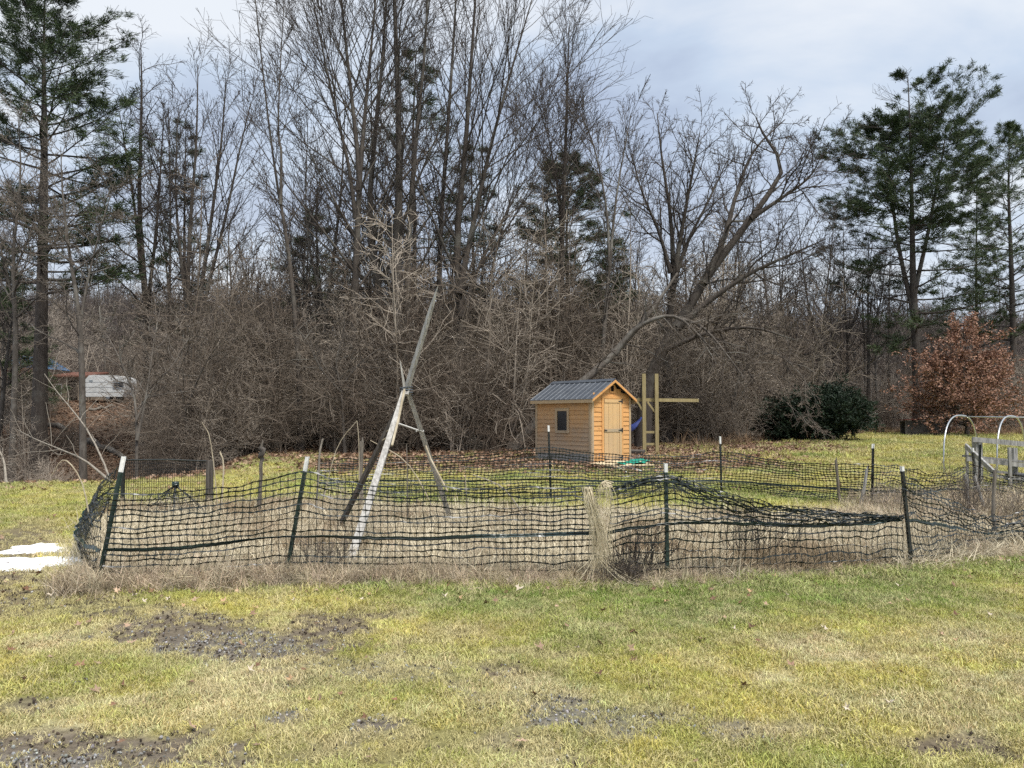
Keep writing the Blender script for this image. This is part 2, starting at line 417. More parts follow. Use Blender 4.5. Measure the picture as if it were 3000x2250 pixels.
def m_bare(X, Y):
    b = np.zeros_like(X); gr = np.zeros_like(X)
    n = (fbm(X, Y, 5.5, 71, 3) - .5) * 2.1
    for x, y, rx, ry, ro, s, g in BARE:
        dx = X - x; dy = Y - y
        u = (dx * math.cos(ro) + dy * math.sin(ro)) / rx; v = (-dx * math.sin(ro) + dy * math.cos(ro)) / (ry * 1.9)
        w = sstep(1.45, .55, np.sqrt(u * u + v * v) + n * .8) * s
        b = np.maximum(b, w); gr = np.maximum(gr, w * g)
    # trodden earth along the outside of the left fence
    pth = np.abs(X - np.interp(Y, [7, 8, 10, 13, 16], [-4.9, -5.3, -6.4, -8.0, -9.5])) + n * .5
    b = np.maximum(b, sstep(.75, .25, pth) * sstep(7.0, 7.6, Y) * sstep(14.5, 11.5, Y) * .9)
    return np.clip(b, 0, 1), np.clip(gr, 0, 1)
def wood_edge(px):
    return np.interp(px, [-400, 350, 560, 700, 1000, 1500, 1600, 1900, 2150, 2220, 2400, 2560, 2650, 3000, 3400], [21, 22, 25, 28.5, 29, 29.5, 30.5, 34, 37, 41, 46, 53, 53, 51, 50])
def m_leaf(X, Y):
    px = CX + FPX * X / np.maximum(Y, .5)
    n = (fbm(X, Y, .35, 51, 4) - .5)
    a = sstep(-5.0, 0.5, Y - wood_edge(px) + n * 5)
    a = np.maximum(a, sstep(20.3, 23.5, Y + n * 4) * sstep(-7.5, -6.0, X + n) * sstep(6.5, 3.0, X - (Y - 22) * .25 + n * 4))
    right = np.interp(Y, [19, 21, 25, 33, 45, 60], [3.2, 5.5, 9.0, 13.6, 17.5, 20])
    a = np.maximum(a, sstep(19.5, 23.5, Y + n * 5) * sstep(3.0, -2.5, X - right + n * 6) * sstep(-4.5, -2.5, X) * np.interp(Y, [19, 24, 60], [.8, 1, 1]))
    a = np.maximum(a, sstep(-.2, .8, edge_x(Y) - X) * sstep(16, 18, Y))
    a = np.maximum(a, sstep(-1.2, .4, edge_x(Y) - X + n) * sstep(16, 18, Y) * .8)
    return a * sstep(16, 17, Y)
def grass_col(X, Y):
    n = fbm(X, Y, .55, 21, 4); n2 = fbm(X, Y, 2.3, 31, 3)
    yel = np.array([.60, .54, .155]); gre = np.array([.28, .35, .085]); tan = np.array([.70, .62, .36])
    near = sstep(1.7, .2, np.abs(fence_y(X) - .55 - Y)) * sstep(-5.0, -4.2, X)
    t = np.clip((n - .42) * 3.2 + near * .8 - .10, 0, 1)
    t = np.where(Y > 12, np.clip(t * .8 + .12, 0, 1), t)
    c = yel * (1 - t)[..., None] + gre * t[..., None]
    n3 = fbm(X, Y, 1.15, 131, 4)
    tn = np.clip((n2 - .47) * 3.4, 0, 1) * (1 - .7 * t) * np.where(Y > 12, .4, .9)
    tn = np.maximum(tn, np.clip((n3 - .54) * 6, 0, 1) * np.where(Y > 12, .3, .85) * (1 - near))
    c = c * (1 - tn)[..., None] + tan * tn[..., None]
    c = c * (.78 + .44 * fbm(X, Y, 3.7, 141, 3))[..., None]
    return c

def build_ground():
    ys = np.concatenate([np.linspace(-30, 2.5, 14), np.geomspace(3.0, 60, 300), np.geomspace(61, 430, 60)])
    us = np.linspace(-1, 1, 300)
    U, Yg = np.meshgrid(us, ys)
    Xg = U * (np.maximum(Yg, 3) * 1.0 + np.where(Yg < 3, 30, 4))
    X = Xg.ravel(); Y = Yg.ravel()
    Z = terrain(X, Y)
    b, gr = m_bare(X, Y); gd = m_garden(X, Y); lf = m_leaf(X, Y)
    Z = Z - np.clip(b, 0, 1) * .012 + (b > .05) * (fbm(X, Y, 9, 91, 2) - .5) * .035
    hole = np.zeros_like(X)
    for (px, py) in ((1447, 1960), (2850, 2185)):
        p = G(px, py); hole = np.maximum(hole, np.exp(-(((X - p.x) / .17) ** 2 + ((Y - p.y) / .11) ** 2)))
    Z = Z - hole * .07
    c = grass_col(X, Y) * .62
    soil = np.array([.15, .118, .09]); litter = np.array([.155, .10, .066]); straw = np.array([.36, .28, .17]); gravel = np.array([.24, .235, .225])
    def over(c, k, m): return c * (1 - m)[:, None] + np.array(k) * m[:, None]
    c = over(c, litter * .8, lf); c = over(c, straw * .75, gd)
    c = over(c, soil, b * .92); c = over(c, gravel, gr * .5)
    c = over(c, np.array([.085, .070, .058]), sstep(62, 90, Y))
    h, w = Xg.shape
    i = (np.arange(h - 1)[:, None] * w + np.arange(w - 1)[None]).ravel()
    F = np.stack([i, i + 1, i + w + 1, i + w], 1)
    me = new_mesh('ground', np.stack([X, Y, Z], 1), F, M['ground'], True)
    at = me.attributes.new('gcol', 'FLOAT_COLOR', 'POINT')
    at.data.foreach_set('color', np.concatenate([c, np.ones((len(c), 1))], 1).astype(np.float32).ravel())
    o = link('ground', me); tag(o, 'lawn and woodland floor rising gently to the trees', 'ground', kind='structure')
build_ground()

# ------------------------------------------------------------------ scattering of uncountable stuff (geometry nodes)
def scatter(name, pts, rot, scl, tint, templates, label, cat, idx=None):
    n = len(pts)
    me = bpy.data.meshes.new(name); me.vertices.add(n)
    me.vertices.foreach_set('co', np.asarray(pts, np.float32).ravel())
    def at(nm, ty, key, data):
        a = me.attributes.new(nm, ty, 'POINT'); a.data.foreach_set(key, np.ascontiguousarray(data).ravel())
    at('rot', 'FLOAT_VECTOR', 'vector', np.asarray(rot, np.float32))
    at('scl', 'FLOAT', 'value', np.asarray(scl, np.float32))
    at('idx', 'INT', 'value', (rng.integers(0, len(templates), n) if idx is None else idx).astype(np.int32))
    at('tint', 'FLOAT_COLOR', 'color', np.concatenate([tint, np.ones((n, 1))], 1).astype(np.float32))
    col = bpy.data.collections.new(name + '_kinds')
    for k, t in enumerate(templates):
        o = bpy.data.objects.new('%s_kind_%02d' % (name, k), t); col.objects.link(o)
    ng = bpy.data.node_groups.new(name, 'GeometryNodeTree')
    ng.interface.new_socket('Geometry', in_out='INPUT', socket_type='NodeSocketGeometry')
    ng.interface.new_socket('Geometry', in_out='OUTPUT', socket_type='NodeSocketGeometry')
    N = ng.nodes.new
    gi = N('NodeGroupInput'); go = N('NodeGroupOutput'); ip = N('GeometryNodeInstanceOnPoints'); ci = N('GeometryNodeCollectionInfo')
    ci.inputs['Collection'].default_value = col; ci.inputs['Separate Children'].default_value = True; ci.inputs['Reset Children'].default_value = True
    ip.inputs['Pick Instance'].default_value = True
    def na(nm, ty):
        a = N('GeometryNodeInputNamedAttribute'); a.data_type = ty; a.inputs['Name'].default_value = nm; return a.outputs['Attribute']
    er = N('FunctionNodeEulerToRotation')
    K = ng.links.new
    K(gi.outputs[0], ip.inputs['Points']); K(ci.outputs[0], ip.inputs['Instance'])
    K(na('idx', 'INT'), ip.inputs['Instance Index']); K(na('rot', 'FLOAT_VECTOR'), er.inputs[0]); K(er.outputs[0], ip.inputs['Rotation'])
    K(na('scl', 'FLOAT'), ip.inputs['Scale']); K(ip.outputs[0], go.inputs[0])
    o = link(name, me); md = o.modifiers.new('scatter', 'NODES'); md.node_group = ng
    return tag(o, label, cat, kind='stuff')

def blades(n, rad, h, w, lean, rg, mat, name, bend=.5, flat=False):
    """a tuft of n tapering two-segment blades"""
    a = rg.uniform(0, 2 * math.pi, n); r = rad * np.sqrt(rg.uniform(0, 1, n))
    B = np.stack([r * np.cos(a), r * np.sin(a), np.zeros(n)], 1)
    hh = h * rg.uniform(.45, 1.1, n); az = rg.uniform(0, 2 * math.pi, n); ln = lean * rg.uniform(.2, 1.3, n)
    D = np.stack([np.cos(az), np.sin(az), np.zeros(n)], 1); up = np.array([[0, 0, 1.0]])
    if flat: B[:, 2] = rg.uniform(.0, .06, n)
    m1 = B + (D * np.sin(ln)[:, None] + up * np.cos(ln)[:, None]) * (hh * .55)[:, None]
    l2 = ln + bend * rg.uniform(.3, 1.5, n)
    t = m1 + (D * np.sin(l2)[:, None] + up * np.cos(l2)[:, None]) * (hh * .5)[:, None]
    ws = rg.uniform(0, 2 * math.pi, n); S = np.stack([np.cos(ws), np.sin(ws), np.zeros(n)], 1) * (w * rg.uniform(.6, 1.3, n) / 2)[:, None]
    V = np.stack([B - S, B + S, m1 + S * .8, m1 - S * .8, t], 1).reshape(-1, 3)
    i = np.arange(n)[:, None] * 5
    return new_mesh(name, V, [i + np.array([[0, 1, 2, 3]]), i + np.array([[3, 2, 4]])], mat)

def rand_in_view(n, d0, d1, px0=-250, px1=3250, pw=1.0):
    """points on the ground between two distances, evenly spread over the area"""
    d = np.sqrt(rng.uniform(d0 ** 2, d1 ** 2, n)) if pw == 1 else d0 * (d1 / d0) ** rng.uniform(0, 1, n)
    x = (rng.uniform(px0, px1, n) - CX) / FPX * d
    return x, d

def lawn_grass():
    rg = np.random.default_rng(3)
    T = [blades(60, .085, .042, .0045, .8, rg, M['grass'], 'tuft', .7) for _ in range(6)] + [blades(40, .08, .062, .004, .6, rg, M['grass'], 'tuft', .8) for _ in range(2)]
    X1, Y1 = rand_in_view(26000, 3.4, 9.6)
    X2, Y2 = rand_in_view(9000, 8.5, 20, -300, 800)
    X3, Y3 = rand_in_view(13000, 13, 30, 700, 3250)
    X4, Y4 = rand_in_view(12000, 26, 56, 1900, 3250)
    X = np.concatenate([X1, X2, X3, X4]); Y = np.concatenate([Y1, Y2, Y3, Y4])
    base = np.concatenate([np.full(len(X1), 1.0), np.full(len(X2), 1.5), np.full(len(X3), 2.0), np.full(len(X4), 3.2)])
    b, gr = m_bare(X, Y); gd = m_garden(X, Y); lf = m_leaf(X, Y)
    keep = rng.uniform(0, 1, len(X)) > np.maximum.reduce([b * .84, gd * .97, lf * .92])
    X, Y, base, b = X[keep], Y[keep], base[keep], b[keep]
    n = len(X)
    c = grass_col(X, Y) * rng.uniform(.72, 1.25, (n, 1)) * (1 + rng.uniform(-.08, .08, (n, 3)))
    dead = rng.uniform(0, 1, n) < .30
    dead = dead | (b > .35)
    c[dead] = c[dead] * .35 + np.array([.62, .53, .29]) * .65
    # greener, longer strip the mower misses under the fence
    strip = sstep(.75, .15, np.abs(fence_y(X) - .35 - Y)) * (Y < 12) * (X > -4.6)
    s = base * rng.uniform(.7, 1.25, n) * (1 + .55 * strip * rng.uniform(0, 1, n)) * (1 - .35 * b)
    clump = sstep(.62, .75, fbm(X, Y, 2.1, 77, 2)); s = s * (1 + .35 * clump)
    Z = terrain(X, Y) - .004
    rot = np.stack([rng.normal(0, .12, n), rng.normal(0, .12, n), rng.uniform(0, 6.28, n)], 1)
    scatter('lawn_grass', np.stack([X, Y, Z], 1), rot, s, c, T, 'short yellow green winter grass covering the lawn', 'grass')
lawn_grass()

def dead_grass():
    rg = np.random.default_rng(4)
    mat = [blades(34, .22, .30, .007, 1.62, rg, M['straw'], 'mat', .25, True) for _ in range(4)]
    up = [blades(22, .10, .42, .0068, .5, rg, M['straw'], 'clump', .9) for _ in range(4)]
    # straw mat inside the garden
    X, Y = rand_in_view(17000, 8.2, 16.5, 200, 3250)
    gd = m_garden(X, Y); k = rng.uniform(0, 1, len(X)) < gd * .95; X, Y = X[k], Y[k]
    n = len(X); nz = fbm(X, Y, 1.1, 61, 3)
    c = np.array([.80, .70, .50]) * rng.uniform(.6, 1.15, (n, 1)); dk = nz > .62
    c[dk] *= np.array([.55, .48, .42])
    s = rng.uniform(.6, 1.1, n); z = terrain(X, Y)
    A = [np.stack([X, Y, z], 1), np.stack([rng.normal(0, .15, n), rng.normal(0, .15, n), rng.uniform(0, 6.28, n)], 1), s, c, rng.integers(0, 4, n)]
    # upright brown tangle along the front net and clumps within
    Xf = rng.uniform(-4.55, 8.5, 4200); Yf = fence_y(Xf) + rng.normal(-.10, .20, 4200)
    hf = np.interp(Xf, [-4.6, -4.0, -1, 1.2, 1.5, 3, 5, 8], [.95, .85, .75, .5, .65, .40, .34, .4])
    kf = rng.uniform(0, 1, len(Xf)) < np.interp(Xf, [-4.6, .5, 2, 4, 8], [1, .9, .6, .4, .4]); Xf, Yf, hf = Xf[kf], Yf[kf], hf[kf]
    Xc, Yc = rand_in_view(6500, 9.0, 15.5, 350, 3250)
    kc = (m_garden(Xc, Yc) > .5) & (fbm(Xc, Yc, .9, 81, 3) > .52); Xc, Yc = Xc[kc], Yc[kc]
    Xr, Yr = rand_in_view(900, 12.0, 16.5, 2480, 3150); 
    Xq = np.concatenate([Xf, Xc, Xr]); Yq = np.concatenate([Yf, Yc, Yr]); n = len(Xq)
    sq = np.concatenate([hf * rng.uniform(.5, 1.05, len(Xf)), rng.uniform(.35, .95, len(Xc)), rng.uniform(.6, 1.25, len(Xr))])
    cq = np.array([.60, .49, .34]) * rng.uniform(.5, 1.3, (n, 1)) * (1 + rng.uniform(-.06, .06, (n, 3)))
    B = [np.stack([Xq, Yq, terrain(Xq, Yq) - .01], 1), np.stack([rng.normal(0, .3, n), rng.normal(0, .3, n), rng.uniform(0, 6.28, n)], 1), sq, cq, rng.integers(4, 8, n)]
    Cc = [np.concatenate([a, b]) for a, b in zip(A, B)]
    scatter('dead_grass', *Cc[:4], mat + up, 'flattened straw and brown dead grass filling the fenced garden', 'dead grass', idx=Cc[4])
    # rank grass at the foot of the wood and under the timber bin
    Xw, Yw = rand_in_view(2600, 34, 56, 1950, 3200)
    px = CX + FPX * Xw / Yw; k = np.abs(Yw - wood_edge(px) + 1.2) < 1.4; Xw, Yw = Xw[k], Yw[k]; n = len(Xw)
    cw = np.array([.30, .20, .12]) * rng.uniform(.5, 1.3, (n, 1))
    scatter('rank_grass', np.stack([Xw, Yw, terrain(Xw, Yw) - .02], 1), np.stack([rng.normal(0, .2, n), rng.normal(0, .2, n), rng.uniform(0, 6.28, n)], 1), rng.uniform(1.2, 2.6, n), cw, up,
            'tall brown dead grass fringing the far edge of the lawn', 'dead grass')
dead_grass()

def leaf_mesh(name, mat, rg, lobes=5, curl=.35):
    pts = []
    for i in range(lobes * 2 + 1):
        a = -2.35 + 4.7 * i / (lobes * 2); r = (1.0 if i % 2 == 0 else .52) * rg.uniform(.8, 1.1)
        pts.append((r * math.sin(a) * .8, r * math.cos(a)))
    V = [(0, -.1, 0)] + [(x, y, curl * (x * x * rg.uniform(.4, 1.2) + .35 * y * y * rg.uniform(-.5, 1)) + rg.uniform(-.06, .06)) for x, y in pts]
    n = len(pts)
    T = [(0, i + 1, i) for i in range(1, n)]
    # stalk
    k = len(V); V += [(-.03, -.1, 0), (.03, -.1, 0), (.0, -.8, .1)]; T.append((k, k + 1, k + 2))
    V = np.array(V) * .5
    return new_mesh(name, V, np.array(T), mat)

def leaf_litter():
    rg = np.random.default_rng(6)
    T = [leaf_mesh('leaf', M['litter'], rg, l, c) for l, c in ((5, .5), (4, .8), (5, .3), (3, .9))]
    X1, Y1 = rand_in_view(60000, 17.5, 46, -250, 2700)
    Xb, Yb = rand_in_view(9000, 40, 64, -250, 560); X1 = np.concatenate([X1, Xb]); Y1 = np.concatenate([Y1, Yb])
    X2, Y2 = rand_in_view(1500, 3.5, 9.5)
    X3, Y3 = rand_in_view(5000, 9, 30, -250, 3250)
    X = np.concatenate([X1, X2, X3]); Y = np.concatenate([Y1, Y2, Y3])
    lf = m_leaf(X, Y); bt, _ = m_bare(X, Y)
    p = np.concatenate([lf[:len(X1)] * .95 + .012, np.full(len(X2), .10) + .4 * (np.abs(fence_y(X2) - .4 - Y2) < .45) + .15 * (X2 < -3), np.full(len(X3), .35)])
    k = rng.uniform(0, 1, len(X)) < p; X, Y = X[k], Y[k]; n = len(X)
    mixk = rng.uniform(0, 1, (n, 1)); c = np.array([.24, .125, .072]) * (1 - mixk) + np.array([.54, .38, .26]) * mixk ** 1.6
    far_left = sstep(-.3, 1.5, edge_x(Y) - X) * sstep(18, 19, Y)
    c = c * (1 - .3 * far_left)[:, None] * rng.uniform(.65, 1.25, (n, 1))
    s = np.where(Y > 40, .22, np.where(Y > 17, rng.uniform(.10, .19, n), rng.uniform(.05, .11, n)))
    z = terrain(X, Y) + np.where(Y > 17, rng.uniform(.01, .06, n), rng.uniform(.025, .045, n))
    rot = np.stack([rng.normal(0, .45, n), rng.normal(0, .45, n), rng.uniform(0, 6.28, n)], 1)
    scatter('leaf_litter', np.stack([X, Y, z], 1), rot, s, c, T, 'brown fallen leaves carpeting the ground by the wood and shed', 'fallen leaves')
    return T
LEAF_T = leaf_litter()

def gravel():
    rg = np.random.default_rng(8); T = []
    for _ in range(3):
        V = []; 
        for la in (-.6, .1, .7):
            for k in range(6):
                a = k * math.pi / 3 + la
                V.append((math.cos(a) * math.cos(la) * rg.uniform(.75, 1.15), math.sin(a) * math.cos(la) * rg.uniform(.6, 1), math.sin(la) * .6))
        V += [(0, 0, -.5), (0, 0, .55)]
        Q = [(r * 6 + k, r * 6 + (k + 1) % 6, r * 6 + 6 + (k + 1) % 6, r * 6 + 6 + k) for r in range(2) for k in range(6)]
        Tt = [(18, (k + 1) % 6, k) for k in range(6)] + [(19, 12 + k, 12 + (k + 1) % 6) for k in range(6)]
        T.append(new_mesh('pebble', np.array(V), [np.array(Q), np.array(Tt)], M['stone']))
    X, Y = rand_in_view(60000, 3.4, 9.0, -100, 2600)
    b, g = m_bare(X, Y)
    k = rng.uniform(0, 1, len(X)) < g * .42 + .0012; X, Y = X[k], Y[k]; n = len(X)
    c = np.array([.34, .335, .325]) * rng.uniform(.3, 1.5, (n, 1)) * (1 + rng.uniform(-.05, .05, (n, 3)))
    scatter('gravel', np.stack([X, Y, terrain(X, Y) + .001], 1), rng.uniform(-.6, 6.28, (n, 3)), rng.uniform(.004, .013, n), np.clip(c, 0, .6), T, 'pale grey gravel showing through worn patches of the lawn', 'gravel')
    # dark clods of turned soil
    X, Y = rand_in_view(26000, 3.4, 9.0, -100, 3000)
    b, g = m_bare(X, Y); k = rng.uniform(0, 1, len(X)) < b * .4; X, Y = X[k], Y[k]; n = len(X)
    c = np.array([.085, .063, .046]) * rng.uniform(.5, 1.6, (n, 1))
    scatter('soil_clods', np.stack([X, Y, terrain(X, Y)], 1), rng.uniform(-.6, 6.28, (n, 3)), rng.uniform(.004, .015, n), c, T, 'dark crumbs of soil in the scraped patches of lawn', 'soil')
gravel()

# ------------------------------------------------------------------ trees
def smooth_path(pts, n):
    """Catmull-Rom through control points, n samples"""
    p = np.array([list(q) for q in pts], float)
    if len(p) == 2: return p[0] + (p[1] - p[0]) * np.linspace(0, 1, n)[:, None]
    q = np.concatenate([[2 * p[0] - p[1]], p, [2 * p[-1] - p[-2]]])
    m = len(p) - 1; u = np.linspace(0, m - 1e-6, n); i = u.astype(int); f = (u - i)[:, None]
    a, b, c, d = q[i], q[i + 1], q[i + 2], q[i + 3]
    return .5 * (2 * b + (c - a) * f + (2 * a - 5 * b + 4 * c - d) * f ** 2 + (3 * b - a - 3 * c + d) * f ** 3)

def grow(PP, RR, rg, per, t0=.3, t1=1.0, ang=40, sd=8, length=None, ratio=None, rr=.6, n=5, up=.1, wob=.08, tip=.006, flat=False, rmax=None):
    B, m, _ = PP.shape
    j = np.arange(per)[None]
    t = t0 + (t1 - t0) * (j + rg.uniform(0, 1, (B, per))) / per
    f = np.clip(t, 0, .9999) * (m - 1); i = f.astype(int); f = (f - i)[..., None]
    bi = np.arange(B)[:, None]
    p0 = PP[bi, i]; p1 = PP[bi, i + 1]
    pos = (p0 * (1 - f) + p1 * f).reshape(-1, 3)
    T = (p1 - p0); T = (T / (np.linalg.norm(T, axis=2, keepdims=True) + 1e-9)).reshape(-1, 3)
    rad = (RR[bi, i] * (1 - f[..., 0]) + RR[bi, i + 1] * f[..., 0]).reshape(-1)
    Lp = np.linalg.norm(np.diff(PP, axis=1), axis=2).sum(1)[:, None].repeat(per, 1).reshape(-1)
    tt = t.reshape(-1); C = len(tt)
    upv = np.array([0, 0, 1.0])
    ref = np.where((np.abs(T[:, 2]) > .9)[:, None], np.array([[1.0, 0, 0]]), upv[None])
    A = np.cross(T, ref); A /= np.linalg.norm(A, axis=1, keepdims=True) + 1e-9
    Bn = np.cross(T, A)
    if flat: az = np.where(rg.uniform(0, 1, C) < .5, 0, math.pi) + rg.normal(0, .35, C)
    else: az = (j * 2.4 + rg.uniform(0, 6.28, (B, 1))).reshape(-1) + rg.normal(0, .5, C)
    an = np.radians((ang(tt) if callable(ang) else ang) + rg.normal(0, sd, C))
    D = T * np.cos(an)[:, None] + (A * np.cos(az)[:, None] + Bn * np.sin(az)[:, None]) * np.sin(an)[:, None]
    ln = length(tt) if length else Lp * (ratio(tt) if callable(ratio) else ratio)
    ln = ln * rg.uniform(.65, 1.25, C)
    out = np.empty((C, n, 3)); out[:, 0] = pos
    for k in range(1, n):
        D = D + upv * up + rg.normal(0, wob, (C, 3))
        D /= np.linalg.norm(D, axis=1, keepdims=True)
        out[:, k] = out[:, k - 1] + D * (ln / (n - 1))[:, None]
    r0 = np.maximum(np.minimum(rad * rr, ln * .017), tip * 1.15)
    if rmax: r0 = np.minimum(r0, rmax)
    s = np.linspace(0, 1, n)[None] ** .85
    Rr = r0[:, None] * (1 - s) + np.maximum(tip, r0 * .12)[:, None] * s
    return out, Rr

def tubes_mesh(name, groups, mat, smooth=True, extra=None):
    Vs, Qs, o = [], [], 0
    for Pt, Rd, k in groups:
        V, Q = tube_arrays(Pt, Rd, k); Vs.append(V); Qs.append(Q + o); o += len(V)
    F = [np.concatenate(Qs)]
    return new_mesh(name, np.concatenate(Vs), F, mat, smooth)

def stem_arrays(paths, n=12):
    """paths: list of (control points, r0, r1)"""
    Ps = np.stack([smooth_path(p, n) for p, _, _ in paths])
    s = np.linspace(0, 1, n)
    Rs = np.stack([r0 * (1 - s ** .8) + r1 * .7 * s ** .8 for _, r0, r1 in paths])
    for i, (p, r0, r1) in enumerate(paths):                          # a slight root flare
        Rs[i, 0] *= 1.25
    return Ps, Rs

def bare_tree_meshes(name, paths, seed, spec, mt, mc, n=12):
    rg = np.random.default_rng(seed)
    Ps, Rs = stem_arrays(paths, n)
    lv = [(Ps, Rs)]
    for sp in spec: lv.append(grow(*lv[-1], rg, **sp))
    # short side shoots straight on the limbs as well
    g_t = [(*lv[0], 8), (*lv[1], 5)]
    g_c = [(*l, 3) for l in lv[2:]]
    return tubes_mesh('trunk', g_t, mt), tubes_mesh('crown', g_c, mc)

def place_tree(name, base, tm, cm, label, cat='tree', group=None, rz=0, s=1.0):
    r = empty(name, base, (0, 0, rz), label=label, cat=cat, group=group); r.scale = (s, s, s)
    link('trunk', tm, r); link('crown', cm, r)
    return r

def hero(name, d, stems, seed, spec, mt, mc, label, base=None, drift=.6, cat='tree'):
    """stems: list of (photo points from base to tip, r0, r1[, depth lean]); built in metres at distance d"""
    rg = np.random.default_rng(seed)
    bx = (stems[0][0][0][0] - CX) / FPX * d
    b = np.array([bx, d, terr(bx, d) - .1]) if base is None else np.array(base)
    paths = []
    for s in stems:
        lean = s[3] if len(s) > 3 else rg.uniform(-drift, drift)
        m = len(s[0]) - 1
        pts = [np.array(P(px, py, d + lean * (i / max(m, 1)) ** 1.5 * 2)) for i, (px, py) in enumerate(s[0])]
        if s is stems[0]: pts[0] = b.copy()
        paths.append(([q - b for q in pts], s[1], s[2]))
    tm, cm = bare_tree_meshes(name, paths, seed, spec, mt, mc)
    return place_tree(name, b, tm, cm, label, cat)

VASE = lambda per, ln, ang=38, p2=10, p3=5, tip=.006: [
    dict(per=per, t0=.30, t1=.99, ang=lambda t: np.interp(t, [.3, 1], [ang, ang * .55]), sd=6, length=lambda t: ln * (1.15 - .62 * t), rr=.40, n=9, up=.022, wob=.035, tip=.010),
    dict(per=p2, t0=.22, t1=1.0, ang=29, sd=8, ratio=lambda t: .5 * (1.2 - .85 * t), rr=.55, n=6, up=.045, wob=.06, tip=.008),
    dict(per=p3, t0=.2, t1=1.0, ang=33, sd=11, ratio=lambda t: .45 * (1.2 - .7 * t), rr=.7, n=3, up=.03, wob=.09, tip=tip)]
CROOK = lambda per, ln, ang=50, p2=9, p3=6, tip=.006, up=.03: [
    dict(per=per, t0=.22, t1=.99, ang=ang, sd=14, length=lambda t: ln * (1.1 - .6 * t), rr=.55, n=8, up=up, wob=.14, tip=.012),
    dict(per=p2, t0=.15, t1=1.0, ang=42, sd=14, ratio=lambda t: .42 * (1.2 - .7 * t), rr=.6, n=6, up=.03, wob=.16, tip=.009),
    dict(per=p3, t0=.1, t1=1.0, ang=45, sd=15, ratio=lambda t: .42 * (1.2 - .5 * t), rr=.7, n=3, up=.02, wob=.18, tip=tip)]

bd, bg, td, tt_ = M['bark_dark'], M['bark_grey'], M['twig_dark'], M['twig_tan']
hero('bare_ash_tree', 33, [([(1036, 1335), (1036, 1100), (1038, 900), (1046, 700), (1052, 520), (1035, 330), (1012, 120), (985, -160)], .24, .05),
                           ([(1050, 560), (1062, 420), (1074, 280), (1092, 90), (1112, -140)], .13, .04),
                           ([(1042, 640), (1020, 480), (985, 330), (950, 170), (905, -60)], .10, .03)], 1, VASE(24, 8.6, 44), bd, td,
     'tall bare tree with a straight trunk behind the pole tripod, branches sweeping up left')
hero('bare_ash_tree', 36, [([(1150, 1335), (1135, 1080), (1105, 820), (1082, 640), (1098, 400), (1120, 180), (1140, -120)], .27, .06)], 2, VASE(24, 7.0, 44), bg, td,
     'bare tree with a lichen-grey trunk that bends, beside the straight tall one')
hero('bare_maple_tree', 35, [([(1168, 1335), (1166, 1050), (1162, 800), (1170, 520), (1165, 250), (1150, -140)], .36, .10),
                             ([(1190, 1150), (1192, 950), (1196, 760), (1212, 480), (1240, 200), (1260, -120)], .22, .06)], 3, VASE(17, 6.8, 44), bg, td,
     'thickest pale double trunk in the wood, just left of the tripod tip')
hero('bare_maple_tree', 34, [([(1345, 1335), (1345, 1150), (1352, 930), (1338, 720), (1362, 450), (1378, 220), (1400, -120)], .30, .06),
                             ([(1345, 860), (1390, 640), (1440, 420), (1500, 200), (1570, -40)], .15, .03),
                             ([(1352, 930), (1400, 790), (1475, 640), (1540, 520)], .11, .03)], 4, VASE(24, 8.2, 44), bd, td,
     'dark bare tree right of the tripod with a wide fan of limbs to the right')
hero('bare_maple_tree', 39, [([(1285, 1330), (1285, 1000), (1290, 700), (1310, 400), (1330, 100), (1340, -100)], .2, .05)], 44, VASE(24, 5.2, 38), bg, td,
     'slender bare tree close behind the tip of the tripod')
hero('slender_tree', 31, [([(884, 1335), (876, 1080), (852, 800), (830, 640), (812, 540), (780, 300), (742, -60)], .13, .03),
                          ([(822, 600), (824, 450), (815, 380), (822, 180), (836, -60)], .07, .02)], 5, VASE(17, 2.8, 40, 9, 6), bd, td,
     'thin forked young tree standing left of the tall straight tree')
hero('bare_tree', 41, [([(425, 1290), (432, 1000), (420, 800), (408, 600), (412, 420), (415, 250), (412, 125)], .25, .03),
                       ([(432, 900), (455, 700), (470, 500), (480, 330)], .12, .03), ([(415, 820), (398, 640), (375, 480), (350, 330)], .11, .03)], 6, CROOK(20, 4.0, 46), bd, td,
     'bare tree with a narrow twiggy dome right of the big left pine')
hero('bare_tree', 37, [([(575, 1330), (566, 1080), (550, 850), (560, 620), (575, 420), (580, 190)], .2, .03), ([(566, 1090), (590, 850), (625, 600), (650, 400), (662, 230)], .15, .03),
                       ([(566, 1060), (605, 860), (660, 640), (700, 450), (735, 300)], .13, .03), ([(562, 1000), (530, 760), (515, 560), (520, 360)], .12, .03)], 7, VASE(15, 4.2, 34), bd, td,
     'bare tree of four stems fanning up right of the twiggy dome tree')
hero('bare_tree', 38, [([(1650, 1330), (1648, 1000), (1646, 760), (1655, 480), (1662, 260), (1668, 60)], .22, .025),
                       ([(1647, 720), (1635, 560), (1610, 420), (1580, 310)], .10, .02)], 8, VASE(26, 5.0, 40), bd, td,
     'bare tree with a pointed top rising above the round green pine behind the shed')
hero('slender_tree', 35, [([(1758, 1325), (1764, 1050), (1786, 780), (1808, 560), (1850, 330)], .16, .025), ([(1786, 780), (1775, 600), (1740, 430), (1700, 330)], .08, .02)], 9, VASE(18, 3.4, 34), bg, td,
     'pale slim tree leaning right above the shed roof')
